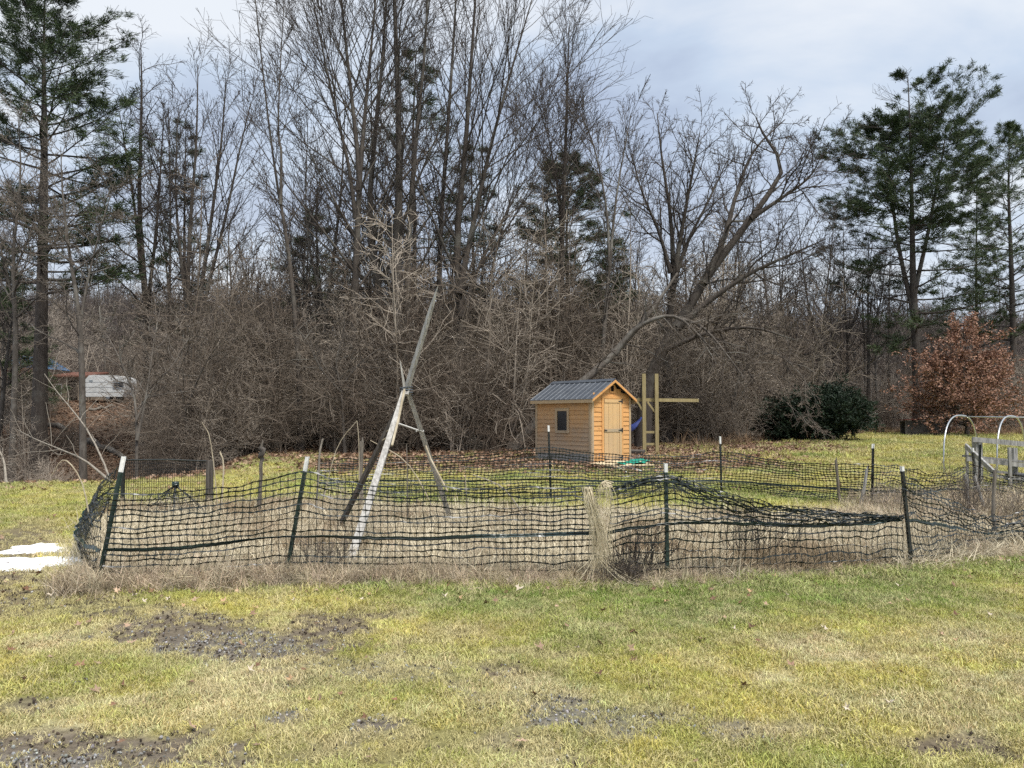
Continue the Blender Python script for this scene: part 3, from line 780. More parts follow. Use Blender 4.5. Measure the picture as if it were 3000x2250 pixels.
hero('bare_tree', 38, [([(1950, 1310), (1955, 1000), (1972, 830), (1965, 640), (1940, 470), (1925, 330)], .26, .03), ([(1972, 830), (2000, 660), (2030, 500), (2050, 390)], .15, .03),
                       ([(1970, 850), (2010, 720), (2080, 580), (2130, 470)], .13, .03), ([(1965, 800), (1930, 680), (1880, 560), (1850, 450)], .12, .03)], 10, CROOK(16, 3.6, 38, up=.06), bd, td,
     'dense bare tree with a broom-like dome right of the shed')
hero('leaning_tree', 34, [([(1880, 1290), (1905, 1085), (1985, 960), (2045, 850), (2120, 745), (2200, 640), (2270, 540), (2290, 480), (2240, 400), (2215, 345)], .33, .04, .5),
                          ([(1985, 960), (2080, 880), (2200, 800), (2330, 740), (2420, 700)], .17, .03, -1.0), ([(2060, 830), (2120, 700), (2160, 560), (2210, 440), (2300, 350)], .17, .03, .8),
                          ([(2200, 640), (2290, 580), (2370, 520), (2410, 450)], .12, .02, -.5), ([(1940, 1030), (2060, 980), (2200, 960), (2340, 1000)], .13, .03, -1.5)], 11, CROOK(17, 3.6, 52), bd, td,
     'big dark crooked tree leaning far right from behind the play frame', cat='tree')
hero('leaning_tree', 31.5, [([(1495, 1288), (1600, 1205), (1720, 1108), (1800, 1035), (1868, 960), (1930, 880), (1985, 800)], .24, .07, .8),
                            ([(1800, 1035), (1860, 965), (1930, 930), (1990, 932), (2050, 985), (2110, 1050)], .14, .03, -.6),
                            ([(1990, 932), (2060, 960), (2130, 1040), (2190, 1120)], .08, .02, -.8)], 12, CROOK(15, 2.4, 60, up=-.03), M['bark_grey'], tt_,
     'half fallen trunk slanting up from left to right behind the shed roof')
hero('bare_tree', 31, [([(252, 1290), (240, 1080), (228, 900), (200, 720), (183, 560), (178, 430)], .16, .02), ([(232, 960), (262, 800), (300, 650), (340, 520)], .07, .015)], 18, CROOK(20, 2.8, 52, 9, 6), bg, tt_,
     'crooked greyish bare tree standing before the big left pine')
hero('bare_tree', 33, [([(40, 1290), (46, 1000), (38, 760), (60, 520), (52, 330)], .15, .02), ([(44, 900), (10, 760), (-30, 600)], .07, .015), ([(40, 800), (90, 680), (120, 540)], .06, .015)], 19, CROOK(20, 2.8, 50, 9, 6), bg, tt_,
     'twiggy bare tree overlapping the big left pine at the photo edge')
hero('pale_shrub_tree', 25, [([(405, 1400), (400, 1230), (380, 1120), (330, 1010), (290, 950)], .06, .012), ([(401, 1290), (425, 1180), (440, 1080), (455, 980), (470, 900)], .05, .012),
                             ([(400, 1230), (440, 1150), (520, 1050), (570, 960)], .035, .01), ([(380, 1120), (355, 1060), (345, 980), (310, 920)], .03, .01)], 13, CROOK(9, 1.5, 55, 6, 6, .006), bg, tt_,
     'small tree with twisting pale bare branches in front of the white camper', drift=.8)
hero('pale_shrub_tree', 27, [([(560, 1380), (545, 1200), (520, 1100), (540, 1000), (520, 930)], .05, .012), ([(545, 1200), (590, 1090), (640, 1010), (700, 960)], .04, .01)], 14, CROOK(11, 1.8, 55, 7, 5, .006), bg, tt_,
     'small grey bare tree right of the camper with spreading tangled twigs', drift=.8)
hero('pale_shrub_tree', 29, [([(1012, 1335), (1000, 1150), (985, 1060), (1010, 960), (1000, 880)], .06, .012), ([(1000, 1130), (1060, 1060), (1140, 1010), (1250, 1000)], .04, .01), ([(1000, 1150), (940, 1080), (900, 1000), (860, 950)], .035, .01)],
     15, CROOK(12, 2.2, 60, 7, 5, .006, 0), bg, tt_, 'low crooked tree with level pale branches just behind the left tripod pole', drift=.8)
hero('drooping_shrub', 39, [([(2130, 1290), (2150, 1150), (2200, 1060), (2270, 1035), (2340, 1090), (2395, 1180)], .07, .012, -.8), ([(2140, 1230), (2200, 1110), (2270, 1095), (2340, 1150), (2380, 1240)], .05, .01, -1.0),
                            ([(2135, 1270), (2160, 1130), (2170, 1030), (2230, 960), (2330, 960)], .05, .01, .5), ([(2135, 1270), (2200, 1150), (2260, 1150), (2340, 1210), (2400, 1265)], .04, .01, -1.2)], 16, CROOK(12, 2.0, 30, 6, 5, .006, -.05), bg, tt_,
     'shrub of long grey arching branches drooping over the dark yew', cat='shrub')
for k, (px, d, top, tx, ln) in enumerate([(2292, 58, 640, 2280, 3.6), (2392, 54, 560, 2330, 4.0), (2478, 62, 640, 2470, 4.2), (2540, 56, 700, 2545, 3.4), (2600, 66, 720, 2610, 3.2)]):
    hero('slender_tree', d, [([(px, 1265), (px + 5, 1050), ((px + tx) / 2, 850), (tx, top)], .17, .02), ([(px + 5, 1000), (px + 40, 880), (px + 55, 760)], .09, .02)], 60 + k, CROOK(18, ln, 42, 8, 5, .008), bd, td,
         ['slim bare tree left of the yew, leftmost of the slim trees before the right pine', 'slim bare tree above the yew curving left at its top', 'straight slim bare tree above the right end of the yew',
          'slim bare tree between the yew and the right pine', 'slim bare tree just left of the right pine trunk'][k])

# --- background bare trees: six shared builds
BT = []
for s in range(6):
    rg = np.random.default_rng(100 + s); H = rg.uniform(13, 17)
    lean = rg.normal(0, .6, 2)
    main = [(0, 0, 0), (lean[0] * .3, lean[1] * .3, H * .35), (lean[0] * .8, lean[1] * .2, H * .7), (lean[0], lean[1], H)]
    paths = [(main, rg.uniform(.11, .18), .02)]
    if s % 2: paths.append(([(lean[0] * .3, lean[1] * .3, H * .35), (lean[0] * .3 + .9, .3, H * .6), (lean[0] + 1.8, .2, H * .92)], .08, .02))
    BT.append(bare_tree_meshes('bg', paths, 200 + s, [dict(per=22, t0=.25, t1=.99, ang=42, sd=9, length=lambda t: 4.2 * (1.1 - .8 * t), rr=.5, n=6, up=.07, wob=.08, tip=.012),
                               dict(per=7, t0=.2, t1=1, ang=38, sd=12, ratio=.36, rr=.6, n=4, up=.05, wob=.1, tip=.009),
                               dict(per=4, t0=.2, t1=1, ang=40, sd=12, ratio=.4, rr=.7, n=3, up=.03, wob=.1, tip=.007)], [bd, bg][s % 2], td))
rb = np.random.default_rng(77); cnt = 0
while cnt < 84:
    px = rb.uniform(-150, 3150); d = rb.uniform(38, 78)
    if d < float(wood_edge(px)) + 6 or (2640 < px and d < 62): continue
    if 120 < px < 420 and d < 64: continue
    x = (px - CX) / FPX * d
    k = int(rb.integers(0, 6))
    place_tree('slim_bare_tree', (x, d, terr(x, d) - .1), *BT[k], 'slim bare tree in the thick of the wood behind the garden', group='slim bare trees filling the wood', rz=rb.uniform(0, 6.28), s=rb.uniform(.75, 1.15))
    cnt += 1

# --- conifers
def needles(pts, dirs, rg, per, ln, wd, mat, spread=.9, extra=None):
    n = len(pts)
    Pn = np.repeat(pts, per, 0); D = np.repeat(dirs, per, 0) + rg.normal(0, spread, (n * per, 3)) * np.array([1, 1, .5]) + np.array([0, 0, .12])
    D /= np.linalg.norm(D, axis=1, keepdims=True) + 1e-9
    S = np.cross(D, rg.normal(0, 1, (n * per, 3))); S /= np.linalg.norm(S, axis=1, keepdims=True) + 1e-9
    l = ln * rg.uniform(.6, 1.3, (n * per, 1)); w = wd * rg.uniform(.6, 1.3, (n * per, 1))
    Pn = Pn + rg.normal(0, ln * .25, Pn.shape)
    V = np.stack([Pn - S * w * .3, Pn + D * l * .45 + S * w * .5, Pn + D * l, Pn + D * l * .4 - S * w * .5], 1).reshape(-1, 3)
    F = np.arange(n * per * 4).reshape(-1, 4)
    return V, F
def along(PP, rg, per, t0, t1):
    B, m, _ = PP.shape
    t = rg.uniform(t0, t1, (B, per)); f = t * (m - 1.001); i = f.astype(int); f = (f - i)[..., None]; bi = np.arange(B)[:, None]
    a = PP[bi, i]; b = PP[bi, i + 1]; d = b - a
    d /= np.linalg.norm(d, axis=2, keepdims=True) + 1e-9
    return (a * (1 - f) + b * f).reshape(-1, 3), d.reshape(-1, 3)
def conifer(paths, seed, nb, prof, ang, droop, t0=.2, sub=11, tufts=5, per=7, nl=.24, nw=.035, mat='needles', dead=.0, subr=.38, clump=.35):
    rg = np.random.default_rng(seed)
    Ps, Rs = stem_arrays(paths, 16)
    B1, R1 = grow(Ps, Rs, rg, nb, t0=t0, t1=.995, ang=ang, sd=7, length=prof, rr=.36, n=8, up=droop, wob=.05, tip=.012, rmax=.09)
    B2, R2 = grow(B1, R1, rg, sub, t0=.28, t1=1.0, ang=48, sd=12, ratio=lambda t: subr * (1.25 - .7 * t), rr=.5, n=4, up=.07, wob=.09, tip=.008, flat=True)
    pts, dr = along(B2, rg, tufts, .1, 1.0)
    # whole sprays are missing or bunched, so light shows between the layers
    key = rg.uniform(0, 1, len(B2)).repeat(tufts) > clump
    whole = (rg.uniform(0, 1, len(B1)) > dead).repeat(sub).repeat(tufts)
    k = key & whole
    V, F = needles(pts[k], dr[k], rg, int(per * 1.45), nl * 1.2, nw * 1.0, None)
    tm = tubes_mesh('trunk', [(Ps, Rs, 8), (B1, R1, 4), (B2, R2, 3)], M['bark_pine'])
    cm = new_mesh('crown', V, F, M[mat])
    return tm, cm
def pine(name, px_pts, d, r0, seed, label, stems=(), **k):
    bx = (px_pts[0][0] - CX) / FPX * d
    b = np.array([bx, d, terr(bx, d) - .1])
    pts = [np.array(P(x, y, d)) - b for x, y in px_pts]; pts[0] = np.zeros(3)
    paths = [(pts, r0, .03)] + [([np.array(P(x, y, d + .5 * i)) - b for i, (x, y) in enumerate(sp)], sr, .03) for sp, sr in stems]
    tm, cm = conifer(paths, seed, **k)
    return place_tree(name, b, tm, cm, label)
pine('white_pine_tree', [(118, 1290), (120, 1000), (126, 700), (130, 400), (128, 180), (132, -30)], 37, .42, 301, 'tall dark white pine at the left edge of the photo',
     nb=92, prof=lambda t: np.interp(t, [.2, .4, .6, .8, .93, 1], [4.6, 4.9, 4.4, 3.6, 2.6, .7]), ang=lambda t: np.interp(t, [.2, .6, 1], [92, 78, 50]), droop=.035, t0=.28, sub=13, tufts=7, per=9, nl=.25, nw=.034, dead=.08, clump=.25)
pine('white_pine_tree', [(545, 1330), (545, 1000), (540, 700), (545, 350)], 43, .2, 302, 'thin dark conifer among the four-stemmed bare tree',
     nb=56, prof=lambda t: np.interp(t, [.2, .5, 1], [2.8, 2.4, .5]), ang=82, droop=.02, t0=.3, sub=9, tufts=4, per=6, dead=.2)
pine('hemlock_tree', [(1200, 1330), (1205, 1000), (1215, 700), (1210, 400), (1220, 140)], 44, .26, 303, 'dark green conifer behind the thick pale double trunk',
     nb=66, prof=lambda t: np.interp(t, [.1, .5, .8, 1], [4.6, 3.9, 2.6, .6]), ang=85, droop=.0, t0=.25, sub=10, tufts=5, per=7, dead=.15)
pine('hemlock_tree', [(1390, 1330), (1392, 1000), (1385, 700), (1380, 420)], 46, .22, 304, 'dark green conifer behind the wide fan of dark limbs',
     nb=58, prof=lambda t: np.interp(t, [.1, .5, 1], [3.9, 3.2, .6]), ang=88, droop=.0, t0=.2, sub=10, tufts=5, per=7, dead=.1)
pine('white_pine_tree', [(1662, 1330), (1664, 1000), (1660, 720), (1664, 485)], 45, .24, 305, 'round topped green pine behind the shed',
     nb=62, prof=lambda t: np.interp(t, [.2, .5, .8, .93, 1], [2.6, 3.1, 2.9, 2.2, 1.0]), ang=lambda t: np.interp(t, [.2, .8, 1], [92, 78, 55]), droop=.02, t0=.38, sub=11, tufts=6, per=9, dead=.05, clump=.2)
pine('white_pine_tree', [(1800, 1325), (1802, 1100), (1798, 900), (1800, 700)], 47, .18, 306, 'short dark pine between the shed and the broom-like bare tree',
     nb=50, prof=lambda t: np.interp(t, [.1, .6, 1], [3.0, 2.2, .5]), ang=86, droop=.0, t0=.2, sub=10, tufts=5, per=7, dead=.1)
pine('white_pine_tree', [(920, 1330), (925, 1000), (930, 800), (925, 620)], 50, .2, 307, 'low green pine seen between the thin forked tree and the straight tall tree',
     nb=50, prof=lambda t: np.interp(t, [.1, .6, 1], [3.4, 2.6, .5]), ang=84, droop=.0, t0=.25, sub=10, tufts=5, per=7, mat='needles_light', dead=.1)
pine('white_pine_tree', [(2690, 1258), (2686, 1050), (2676, 850), (2672, 640), (2668, 440), (2660, 225)], 54, .42, 308, 'great white pine with layered branches towering right of the yew',
     stems=[([(2680, 930), (2640, 760), (2615, 600), (2600, 470), (2590, 400)], .2), ([(2678, 860), (2715, 700), (2745, 540), (2765, 430), (2775, 360)], .18)],
     nb=48, prof=lambda t: np.interp(t, [.15, .35, .6, .8, .95, 1], [3.8, 5.0, 5.2, 4.2, 2.2, .9]), ang=lambda t: np.interp(t, [.2, .6, 1], [92, 82, 55]), droop=.03, t0=.22, sub=13, tufts=7, per=9, nl=.27, nw=.04, dead=.12, clump=.25)
pine('white_pine_tree', [(2965, 1258), (2968, 1000), (2962, 760), (2955, 560), (2958, 380)], 60, .34, 309, 'green pine cut by the right edge of the photo',
     nb=66, prof=lambda t: np.interp(t, [.15, .5, .8, 1], [4.0, 4.2, 3.4, .8]), ang=lambda t: np.interp(t, [.2, 1], [88, 52]), droop=.04, t0=.25, sub=11, tufts=6, per=8, mat='needles_light', dead=.12)
pine('white_pine_tree', [(2865, 1258), (2862, 1000), (2860, 800), (2862, 510)], 64, .26, 310, 'feathery lighter green pine between the great pine and the right edge',
     nb=62, prof=lambda t: np.interp(t, [.15, .5, .8, 1], [3.8, 3.8, 2.6, .6]), ang=lambda t: np.interp(t, [.2, 1], [88, 60]), droop=.03, t0=.3, sub=11, tufts=6, per=8, mat='needles_light', dead=.1)
pine('hemlock_tree', [(30, 1260), (30, 1100), (25, 950), (20, 760)], 50, .2, 311, 'shaggy dark conifer behind the blue roofed building',
     nb=50, prof=lambda t: np.interp(t, [.1, .6, 1], [3.6, 2.8, .5]), ang=88, droop=-.01, t0=.15, sub=10, tufts=5, per=7)

# --- dense yew bush and the young oak that keeps its brown leaves
def yew():
    rg = np.random.default_rng(21); d = 40.5
    c = on_ground(2365, d)
    r = empty('yew_bush', c, label='wide very dark evergreen bush at the far edge of the lawn', cat='bush')
    st = []
    for k in range(110):
        a = rg.uniform(0, 6.28); rr = rg.uniform(.3, 1); L_ = np.array([3.35 * math.cos(a), 1.9 * math.sin(a), 0])
        hgt = np.interp(math.cos(a) * rr, [-1, -.3, .45, 1], [1.3, 1.9, 2.9, 2.0]) * rg.uniform(.55, 1.08)
        st.append(([np.array([0.8 * math.cos(a) * rr * 2, .5 * math.sin(a), 0]), L_ * rr * .7 + np.array([0, 0, hgt * .55]), L_ * rr + np.array([0, 0, hgt * (1 - .25 * rr)])], .035, .01))
    Ps, Rs = stem_arrays(st, 7)
    B1, R1 = grow(Ps, Rs, rg, 10, t0=.15, t1=1, ang=48, sd=12, length=lambda t: .9 * np.ones_like(t), rr=.6, n=4, up=.0, wob=.1, tip=.006)
    B2, R2 = grow(B1, R1, rg, 5, t0=.1, t1=1, ang=45, sd=12, ratio=.5, rr=.6, n=3, up=.02, wob=.1, tip=.005)
    pts, dr = along(np.concatenate([B2]), rg, 6, 0, 1)
    V, F = needles(pts, dr, rg, 4, .13, .05, None, .6)
    V[:, 2] = np.maximum(V[:, 2], .03)
    link('trunk', tubes_mesh('trunk', [(Ps, Rs, 4), (B1, R1, 3)], M['bark_dark']), r)
    link('crown', new_mesh('crown', V, F, M['yew']), r)
yew()
def oak():
    rg = np.random.default_rng(22); d = 47.0
    c = on_ground(2830, d)
    r = empty('young_oak_tree', c, label='round young oak still holding rust brown leaves', cat='tree')
    st = [([(0, 0, 0), (.1, 0, 2.2), (-.1, .1, 4.6), (0, 0, 6.6)], .13, .02), ([(0, 0, .6), (.8, .2, 2.2), (1.6, .3, 4.6)], .07, .02), ([(0, 0, .6), (-.8, -.2, 2.2), (-1.4, .1, 4.4)], .07, .02)]
    Ps, Rs = stem_arrays(st, 10)
    B1, R1 = grow(Ps, Rs, rg, 32, t0=.06, t1=.98, ang=lambda t: np.interp(t, [.1, .6, 1], [82, 70, 40]), sd=8, length=lambda t: np.interp(t, [.1, .3, .6, 1], [3.5, 3.4, 2.5, .9]), rr=.5, n=6, up=.04, wob=.08, tip=.01)
    B2, R2 = grow(B1, R1, rg, 8, t0=.2, t1=1, ang=45, sd=12, ratio=.38, rr=.6, n=4, up=.02, wob=.1, tip=.008)
    pts, dr = along(B2, rg, 40, .05, 1.0)
    k = rg.uniform(0, 1, len(B2)).repeat(40) > .10; pts, dr = pts[k], dr[k]
    pts = pts + rg.normal(0, .09, pts.shape)
    V, F = needles(pts, dr + np.array([0, 0, -.5]), rg, 1, .15, .085, None, .9)
    V[:, 2] = np.maximum(V[:, 2], .25)
    link('trunk', tubes_mesh('trunk', [(Ps, Rs, 6), (B1, R1, 4), (B2, R2, 3)], bd), r)
    link('crown', new_mesh('crown', V, F, M['oak_leaf']), r)
oak()

# ------------------------------------------------------------------ undergrowth and the far wooded hillside (nobody could count them)
def undergrowth():
    T = []
    for s in range(6):                                               # arching multi-stem brush
        rg = np.random.default_rng(400 + s); st = []
        for k in range(11):
            a = rg.uniform(0, 6.28); sp = rg.uniform(.3, 2.0); h = rg.uniform(1.2, 3.6)
            st.append(([np.array([.3 * math.cos(a), .3 * math.sin(a), 0]), np.array([sp * .4 * math.cos(a + .4), sp * .4 * math.sin(a + .4), h * .6]), np.array([sp * math.cos(a), sp * math.sin(a), h * rg.uniform(.7, 1)])], rg.uniform(.012, .03), .006))
        Ps, Rs = stem_arrays(st, 8)
        B1, R1 = grow(Ps, Rs, rg, 8, t0=.2, t1=1, ang=52, sd=18, ratio=.5, rr=.65, n=6, up=.0, wob=.24, tip=.0065)
        B2, R2 = grow(B1, R1, rg, 5, t0=.2, t1=1, ang=50, sd=18, ratio=.42, rr=.7, n=4, up=.0, wob=.25, tip=.006)
        T.append(tubes_mesh('brush', [(Ps, Rs, 4), (B1, R1, 3), (B2, R2, 3)], M['twig_brush']))
    for s in range(6):                                               # taller whippy saplings
        rg = np.random.default_rng(450 + s); st = []
        for k in range(1 + s % 3):
            a = rg.uniform(0, 6.28); h = rg.uniform(4.5, 8.0); w = rg.uniform(.3, 1.3)
            st.append(([np.array([.2 * math.cos(a), .2 * math.sin(a), 0]), np.array([w * .3 * math.cos(a + 1), w * .3 * math.sin(a + 1), h * .35]), np.array([w * .8 * math.cos(a), w * .8 * math.sin(a), h * .7]), np.array([w * math.cos(a), w * math.sin(a), h])], rg.uniform(.03, .06), .008))
        Ps, Rs = stem_arrays(st, 10)
        B1, R1 = grow(Ps, Rs, rg, 30 if len(st) < 2 else 20, t0=.12, t1=1, ang=60, sd=16, length=lambda t: 2.2 * (1.1 - .75 * t), rr=.45, n=7, up=.02, wob=.2, tip=.007)
        B2, R2 = grow(B1, R1, rg, 7, t0=.15, t1=1, ang=48, sd=16, ratio=.45, rr=.6, n=4, up=.0, wob=.22, tip=.006)
        T.append(tubes_mesh('sapling', [(Ps, Rs, 5), (B1, R1, 3), (B2, R2, 3)], M['twig_brush']))
    rg = np.random.default_rng(500); pts, sc, idx = [], [], []
    def put(px, d, i, s):
        x = (px - CX) / FPX * d; pts.append((x, d, terr(x, d) - .08)); sc.append(s); idx.append(i)
    br = lambda: int(rg.integers(0, 6))
    sa = lambda: int(rg.integers(6, 12))
    for _ in range(270):                                             # front rank and depth of the thicket
        px = rg.uniform(520, 2260); e_ = float(wood_edge(px)); d = e_ + .5 + rg.uniform(0, 1) ** 1.3 * 14
        if 1540 < px < 2080 and d < e_ + 2.0: continue
        put(px, d, br(), rg.uniform(.35, 1.2) ** 1.2)
    for _ in range(360):
        px = rg.uniform(480, 2320); e_ = float(wood_edge(px)); d = e_ + 1 + rg.uniform(0, 1) * 17
        if 1540 < px < 2080 and d < e_ + 2.0: continue
        put(px, d, sa(), rg.uniform(.45, 1.65))
    for _ in range(150):                                             # gully and far bank on the left
        px = rg.uniform(-200, 640); d = rg.uniform(26, 62)
        if 190 < px < 440 and d < 61:
            if rg.uniform() < .75: continue
            put(px, rg.uniform(24, 42), br(), rg.uniform(.25, .5)); continue
        put(px, d, br() if rg.uniform() < .6 else sa(), rg.uniform(.4, 1.0) * (.7 if d < 45 else 1))
    for _ in range(170):                                             # thin fringe on the right behind bush, oak and bin
        px = rg.uniform(2200, 3200); e_ = float(wood_edge(px)); d = e_ + 2 + rg.uniform(0, 1) * 22
        put(px, d, int(rg.integers(0, 12)), rg.uniform(.5, 1.1))
    for _ in range(190):                                             # second, farther storey
        px = rg.uniform(-200, 3200); d = rg.uniform(55, 85)
        if 190 < px < 440 and d < 66: continue
        put(px, d, sa(), rg.uniform(.7, 1.7))
    n = len(pts); pts = np.array(pts)
    tone = rg.uniform(0, 1, (n, 1)); c = np.array([.18, .142, .110]) * (1 - tone) + np.array([.56, .48, .39]) * tone ** 2.0
    rot = np.stack([rg.normal(0, .14, n), rg.normal(0, .14, n), rg.uniform(0, 6.28, n)], 1)
    scatter('undergrowth', pts, rot, np.array(sc), c, T, 'tangled brown brush and saplings massed along the foot of the wood', 'undergrowth', idx=np.array(idx))
undergrowth()

def hillside():
    T = []
    for s in range(4):
        rg = np.random.default_rng(600 + s); H = 15
        Ps, Rs = stem_arrays([([(0, 0, 0), (.3, 0, 6), (0, .2, 10), (.1, 0, H)], .2, .04)], 8)
        B1, R1 = grow(Ps, Rs, rg, 26, t0=.25, t1=.99, ang=45, sd=10, length=lambda t: 4.4 * (1.1 - .75 * t), rr=.5, n=4, up=.08, wob=.08, tip=.03)
        B2, R2 = grow(B1, R1, rg, 6, t0=.2, t1=1, ang=40, sd=12, ratio=.42, rr=.6, n=3, up=.05, wob=.1, tip=.022)
        T.append(tubes_mesh('far_tree', [(Ps, Rs, 4), (B1, R1, 3), (B2, R2, 3)], M['far_twig']))
    rg = np.random.default_rng(610); n = 2600
    d = np.sqrt(rg.uniform(95 ** 2, 330 ** 2, n)); x = rg.uniform(-.78, .78, n) * d
    tone = rg.uniform(.6, 1.3, (n, 1)); c = np.array([.15, .125, .11]) * tone
    scatter('far_woods', np.stack([x, d, terrain(x, d) - .2], 1), np.stack([rg.normal(0, .05, n), rg.normal(0, .05, n), rg.uniform(0, 6.28, n)], 1), rg.uniform(.7, 1.15, n), c, T,
            'bare grey brown woods covering the distant hillside', 'woods')
hillside()

# ------------------------------------------------------------------ shed
def shed():
    A = R(41); o = P(1733, 1359, 24.5); base = Vector((o.x, o.y, .285))
    Lx, Ly, H, HR = 1.885, 2.586, 2.12, 2.68
    r = empty('garden_shed', base, (0, 0, A), label='small new wooden shed with a dark metal roof at the edge of the leaves', cat='shed')
    def lap_mesh(name, mat):                                          # unit lap board: x 0..1 long, proud at the foot, z 0..1
        return MB().hexa([(0, -.024, 0), (1, -.024, 0), (1, 0, 0), (0, 0, 0), (0, -.004, 1), (1, -.004, 1), (1, 0, 1), (0, 0, 1)]).mesh(name, mat)
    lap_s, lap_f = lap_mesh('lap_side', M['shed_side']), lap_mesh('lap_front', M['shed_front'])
    inner = MB()
    inner.add([(.02, .02, -.05), (Lx - .02, .02, -.05), (Lx - .02, Ly - .02, -.05), (.02, Ly - .02, -.05), (.02, .02, H), (Lx - .02, .02, H), (Lx - .02, Ly - .02, H), (.02, Ly - .02, H), (Lx / 2, .02, HR - .05), (Lx / 2, Ly - .02, HR - .05)],
              [(0, 1, 5, 4), (1, 2, 6, 5), (2, 3, 7, 6), (3, 0, 4, 7), (0, 3, 2, 1), (4, 8, 9, 7), (5, 6, 9, 8)], [(4, 5, 8), (6, 7, 9)])
    inner.build('wall_core', M['shed_trim'], r)
    rs = random.Random(3)
    # side wall (x = 0, faces -x): boards run along y
    pitch = .142; z0 = .30
    wy0, wy1, wz0, wz1 = .96, 1.60, .97, 1.79
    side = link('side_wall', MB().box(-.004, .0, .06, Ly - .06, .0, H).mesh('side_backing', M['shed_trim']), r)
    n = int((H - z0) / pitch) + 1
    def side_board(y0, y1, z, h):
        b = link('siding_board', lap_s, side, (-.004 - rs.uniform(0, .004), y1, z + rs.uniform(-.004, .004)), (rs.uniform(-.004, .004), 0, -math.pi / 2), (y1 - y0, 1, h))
        return b
    for k in range(n):
        z = z0 + k * pitch; h = min(pitch + .012, H - z)
        if h < .03: continue
        if z + pitch > wz0 and z < wz1:
            side_board(.075, wy0, z, h); side_board(wy1, Ly - .075, z, h)
            if z < wz0 and wz0 - z > .02: side_board(wy0, wy1, z, wz0 - z)
            if z + pitch > wz1 and z + h - wz1 > .02: side_board(wy0, wy1, wz1, z + h - wz1)
        else: side_board(.075, Ly - .075, z, h)
    for k in range(2):
        m = MB().box(-.022, -.005, .03, Ly - .03, -.12 + k * .21, .085 + k * .21); m.build('skirt_board', M['weathered'], side)
    for y in (0.0, Ly - .085):
        MB().box(-.036, -.002, y - .012, y + .085, -.1, H + .02).build('corner_trim', M['shed_trim'], side)
    # window
    w = link('window', MB().box(-.03, -.005, wy0 + .08, wy1 - .08, wz0 + .08, wz1 - .08).mesh('pane', M['glass']), r)
    for (a, b, c, d) in ((wy0, wy0 + .09, wz0, wz1), (wy1 - .09, wy1, wz0, wz1), (wy0 + .09, wy1 - .09, wz0, wz0 + .09), (wy0 + .09, wy1 - .09, wz1 - .09, wz1)):
        MB().box(-.055, -.006, a, b, c, d).build('frame', M['shed_trim'], w)
    mid = (wz0 + wz1) / 2
    MB().box(-.038, -.031, wy0 + .09, wy1 - .09, mid - .012, mid + .012).build('sash_bar', M['black_metal'], w)
    # gable wall (y = 0, faces -y)
    front = link('gable_wall', MB().box(.06, Lx - .06, -.004, 0, 0, H).mesh('gable_backing', M['shed_front']), r)
    dx0, dx1, dz0, dz1 = .55, 1.40, .10, 2.10
    def front_board(x0, x1, z, h):
        link('siding_board', lap_f, front, (x0, -.004 - rs.uniform(0, .004), z + rs.uniform(-.004, .004)), (0, rs.uniform(-.004, .004), 0), (x1 - x0, 1, h))
    slope = (HR - H) / (Lx / 2)
    k = 0; z = .02; fp = .150
    while z < HR - .12:
        h = min(fp + .012, HR - z)
        if z < H: x0, x1 = .075, Lx - .075
        else: x0, x1 = (z + fp * .8 - H) / slope + .02, Lx - (z + fp * .8 - H) / slope - .02
        if z + fp * .6 < dz1 + .09:
            front_board(x0, dx0 - .09, z, h); front_board(dx1 + .09, x1, z, h)
        elif z + fp > 2.32 and z < 2.50:
            if .86 - x0 > .05: front_board(x0, .86, z, h)
            if x1 - 1.06 > .05: front_board(1.06, x1, z, h)
        elif x1 - x0 > .15: front_board(x0, x1, z, h)
        z += fp
    for x in (0.0, Lx - .08):
        MB().box(x - .004, x + .08, -.036, -.002, -.1, H + .02).build('corner_trim', M['shed_trim'], front)
    v = link('gable_vent', MB().box(.88, 1.04, -.03, -.006, 2.33, 2.52).mesh('vent_hole', M['void']), r)
    for (a, b, c, d) in ((.85, .88, 2.30, 2.55), (1.04, 1.07, 2.30, 2.55), (.88, 1.04, 2.30, 2.33), (.88, 1.04, 2.52, 2.55)):
        MB().box(a, b, -.05, -.006, c, d).build('frame', M['shed_front'], v)
    # door
    for (a, b, c, d) in ((dx0 - .09, dx0, .0, dz1 + .09), (dx1, dx1 + .09, .0, dz1 + .09), (dx0, dx1, dz1, dz1 + .09)):
        MB().box(a, b, -.045, -.003, c, d).build('door_trim', M['shed_front'], front)
    dr = link('door', MB().box(dx0 + .005, dx1 - .005, -.03, -.006, dz0, dz1 - .008).mesh('door_backing', M['void']), r)
    pw = (dx1 - dx0 - .02) / 4
    for i in range(4):
        MB().box(dx0 + .01 + i * pw + .004, dx0 + .01 + (i + 1) * pw - .004, -.045 - rs.uniform(0, .003), -.031, dz0 + .01, dz1 - .015).build('plank', M['shed_door'], dr)
    for z in (dz1 - .13, 1.02, dz0 + .03):
        MB().box(dx0 + .01, dx1 - .01, -.064, -.049, z, z + .10).build('door_rail', M['shed_trim'] if z == 1.02 else M['shed_door'], dr)
    MB().box(dx1 - .105, dx1 - .012, -.0635, -.049, dz0 + .135, 1.015).build('stile', M['shed_door'], dr)
    MB().box(dx1 - .105, dx1 - .012, -.0635, -.049, 1.125, dz1 - .135).build('stile', M['shed_door'], dr)
